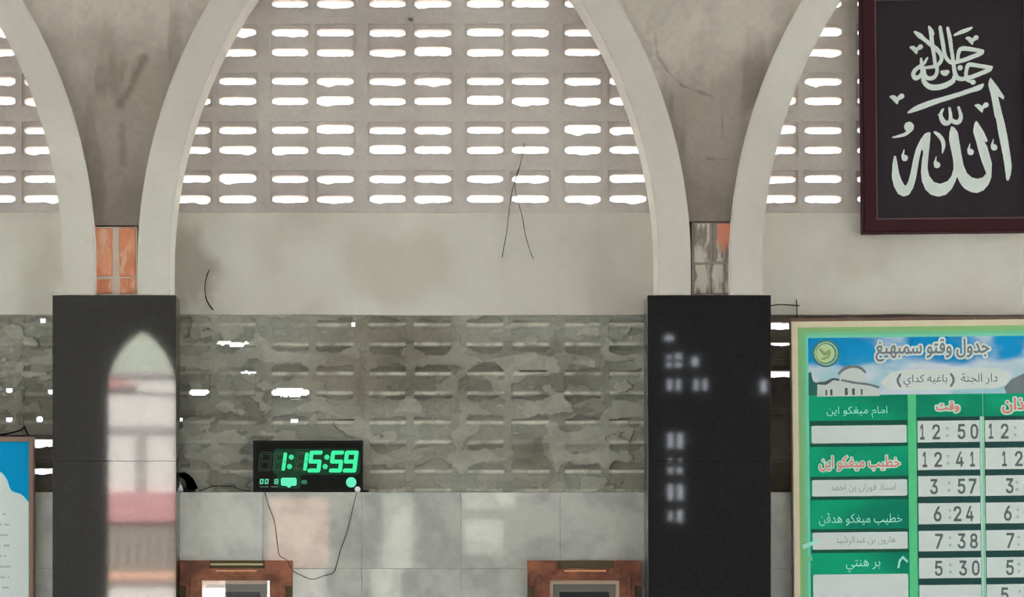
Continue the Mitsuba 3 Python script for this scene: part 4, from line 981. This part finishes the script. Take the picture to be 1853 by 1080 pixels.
# ------------------------------------------------------------------ blue notice board at the left edge
YN = -0.100
kn = num('notice_board')
mat('notice_blue', alb(0, 140, 194, 1.3), 0.5, 0.1)
mat('notice_white', alb(192, 202, 198), 0.5)
mat('notice_cyan', alb(160, 205, 208), 0.5)
mat('notice_frame', alb(128, 104, 90), 0.55)
mat('notice_text', alb(160, 168, 166), 0.7)
of = sbox(-330, 790, 61, 1400)
put(kn + '__frame', prism_eased(to_plane(of.difference(of.buffer(-9, join_style=2)), YN), YN, YD - 0.004, 0.003), 'material_notice_frame')
put(kn + '__panel', prism(to_plane(of.buffer(-8.5, join_style=2), YN), YN + 0.008, YD - 0.004), 'material_notice_blue')
sc = spline([(-40, 842, 0), (-14, 845, 0), (2, 854, 0), (13, 868, 0), (18, 883, 0), (24, 889, 0), (36, 893, 0), (44, 899, 0), (53, 910, 0)], 6)[:, :2].tolist()
white = Polygon(sc + [(53, 1390), (-310, 1390), (-310, 912), (-300, 893), (-280, 883), (-262, 854), (-230, 842)])
put(kn + '__scalloped_sheet', flat(white, YN + 0.0074, 0.0006), 'material_notice_cyan')
put(kn + '__scalloped_sheet', flat(white.buffer(-2.5), YN + 0.0068, 0.0006), 'material_notice_white')
r2 = random.Random(4)
for y in range(930, 1200, 19):
    x, end = -250, 8 + r2.random() * 14
    words = []
    while x < end:
        wl = r2.uniform(8, 26)
        words.append(rrect(x, y - 1.6 + r2.uniform(-.6, .6), min(x + wl, end), y + 1.8, 1.2))
        x += wl + 5
    put(kn + '__text_line', flat(unary_union(words), YN + 0.0062, 0.0006), 'material_notice_text')
tag(kn, 'blue framed notice board with a white scalloped sheet at the left edge', 'notice board')

# ------------------------------------------------------------------ loose wires, twigs and specks on the wall
put('dangling_wire', [wire([(949, 258), (947, 272), (941, 300), (927, 345), (921, 382), (917, 420), (911, 450), (909, 466)], [-.006, -.006, -.008, -.010, -.018, -.018, -.017, -.016], 0.0011),
                      wire([(941, 300), (932, 325), (934, 352), (944, 388), (951, 425), (958, 450), (965, 469)], [-.008, -.010, -.012, -.018, -.018, -.018, -.017], 0.0011)], 'material_wire')
tag('dangling_wire', 'thin dark wire forked in two, dangling from a vent slot over the plaster band', 'wire')
put('wire_stub', wire([(379, 488), (373, 502), (370.5, 518), (372, 536), (378, 551), (386, 561)], [-.010, -.018, -.024, -.024, -.020, -.012], [0.0012] * 18 + [0.0022] * 13), 'material_dark_cord')
tag('wire_stub', 'short curved dark wire stub on plaster beside the left black column', 'wire')
put('twig', [wire([(1394, 553), (1412, 551), (1430, 552), (1447, 553)], [-.02] * 4, 0.0019), wire([(1441, 542), (1442, 556), (1442, 577)], [-.022] * 3, 0.0017)], 'material_wire')
tag('twig', 'crossed dark twig on the plaster between right column and prayer timetable', 'twig')
m = trimesh.creation.icosphere(2, 1.0)
m.vertices = np.array(m.vertices) * [0.011, 0.006, 0.006] * (1 + 0.5 * (meshkit.fbm(np.array(m.vertices) * 2, 3, 2)[:, None] - 0.5))
m.apply_transform(trimesh.transformations.rotation_matrix(math.radians(20), [0, 1, 0]))
m.apply_translation([PX(743, 0), -0.004, PZ(36, 0)])
put('mortar_nub', m, 'material_wire', smooth=True)
tag('mortar_nub', 'small dark lump stuck between the top two rows of vent slots', 'lump')
put('board_cord', wire([(-60, 784), (0, 786), (20, 783), (38, 778), (44, 772), (47, 779), (52, 788)], [-.03, -.03, -.03, -.028, -.02, -.03, -.06], 0.0026), 'material_wire')
tag('board_cord', 'dark cord running along the top of the blue notice board', 'cord')

# ------------------------------------------------------------------ outdoors behind the hall, seen in the polished stone
mat('ground', (0.42, 0.42, 0.40), 0.9)
mat('house_white', (0.80, 0.79, 0.77), 0.8)
mat('house_pink', (0.66, 0.37, 0.37), 0.8)
mat('house_peach', (0.92, 0.55, 0.42), 0.8)
mat('house_grey', (0.44, 0.43, 0.42), 0.8)
mat('house_stone', (0.34, 0.31, 0.27), 0.8)
mat('house_baluster', (0.44, 0.41, 0.36), 0.8)
mat('house_green', (0.53, 0.59, 0.50), 0.8)
mat('leaf', (0.34, 0.45, 0.32), 0.7)
mat('bark', (0.2, 0.16, 0.12), 0.9)
put('ground', cbox(-60, 60, -70, 60, -0.45, -0.26, 0), 'material_ground')
tag('ground', kind='structure')
YH = -23.0
kh_ = num('house')


def hb(part, x0, x1, z0, z1, d0, d1, m):
    return put(kh_ + '__' + part, cbox(x0, x1, YH - d1, YH + d0, z0, z1, 0.01), m)


hb('wall', -9.0, -0.9, -0.26, 4.20, -0.02, 4.5, 'material_house_white')
hb('roof_edge', -9.1, -0.8, 4.20, 4.29, 0.03, 4.6, 'material_house_grey')
put(kh_ + '__lean_to_roof', prism(Polygon([(-6.5, 4.27), (-4.45, 4.22), (-3.90, 4.09), (-4.45, 4.05), (-6.5, 4.05)]), YH - 0.05, YH + 0.07), 'material_house_pink')
hb('beam', -9.0, -0.95, 3.40, 3.51, 0.02, 0.10, 'material_house_grey')
for x in (-6.25, -5.05, -3.85, -2.65):
    hb('post', x - 0.08, x + 0.08, 2.56, 3.40, 0.02, 0.10, 'material_house_grey')
hb('awning', -9.0, -2.62, 2.12, 2.56, 0.08, 0.1, 'material_house_pink')
hb('veranda_back', -9.0, -2.62, 1.36, 2.12, 0.02, 0.1, 'material_house_stone')
hb('veranda_sill', -9.0, -2.62, 1.30, 1.40, 0.10, 0.10, 'material_house_peach')
for k in range(24):
    x = -6.2 + k * 0.15
    put(kh_ + '__baluster', cbox(x - 0.035, x + 0.035, YH + 0.03, YH + 0.09, 1.40, 1.95, 0.01), 'material_house_baluster')
hb('wall_panel', -2.45, -1.05, 1.55, 2.75, 0.06, 0.1, 'material_house_peach')
tag(kh_, 'white house with a pink awning beyond the arched doorway, seen only mirrored in stone', 'house')
kt = num('tall_building')
put(kt + '__wall', cbox(-11, 2, -38, -31, -0.26, 7.4, 0.02), 'material_house_green')
put(kt + '__roof', cbox(-11.3, 2.3, -38.3, -30.8, 7.4, 7.7, 0.02), 'material_house_grey')
for x in (-10, -7.6, -2.2, 0.2):
    put(kt + '__window', cbox(x, x + 1.1, -31.2, -30.95, 5.2, 6.5, 0.02), 'material_house_white')
tag(kt, 'tall pale green building behind the white house, seen only mirrored in stone', 'building')
put('utility_cable', tube([[-9, -19.0, 3.84], [-3.8, -19.0, 3.68], [-2.9, -19.0, 3.63], [4, -19.0, 3.40]], 0.018, 6), 'material_black')
tag('utility_cable', 'black overhead cable crossing in front of the white house', 'cable')
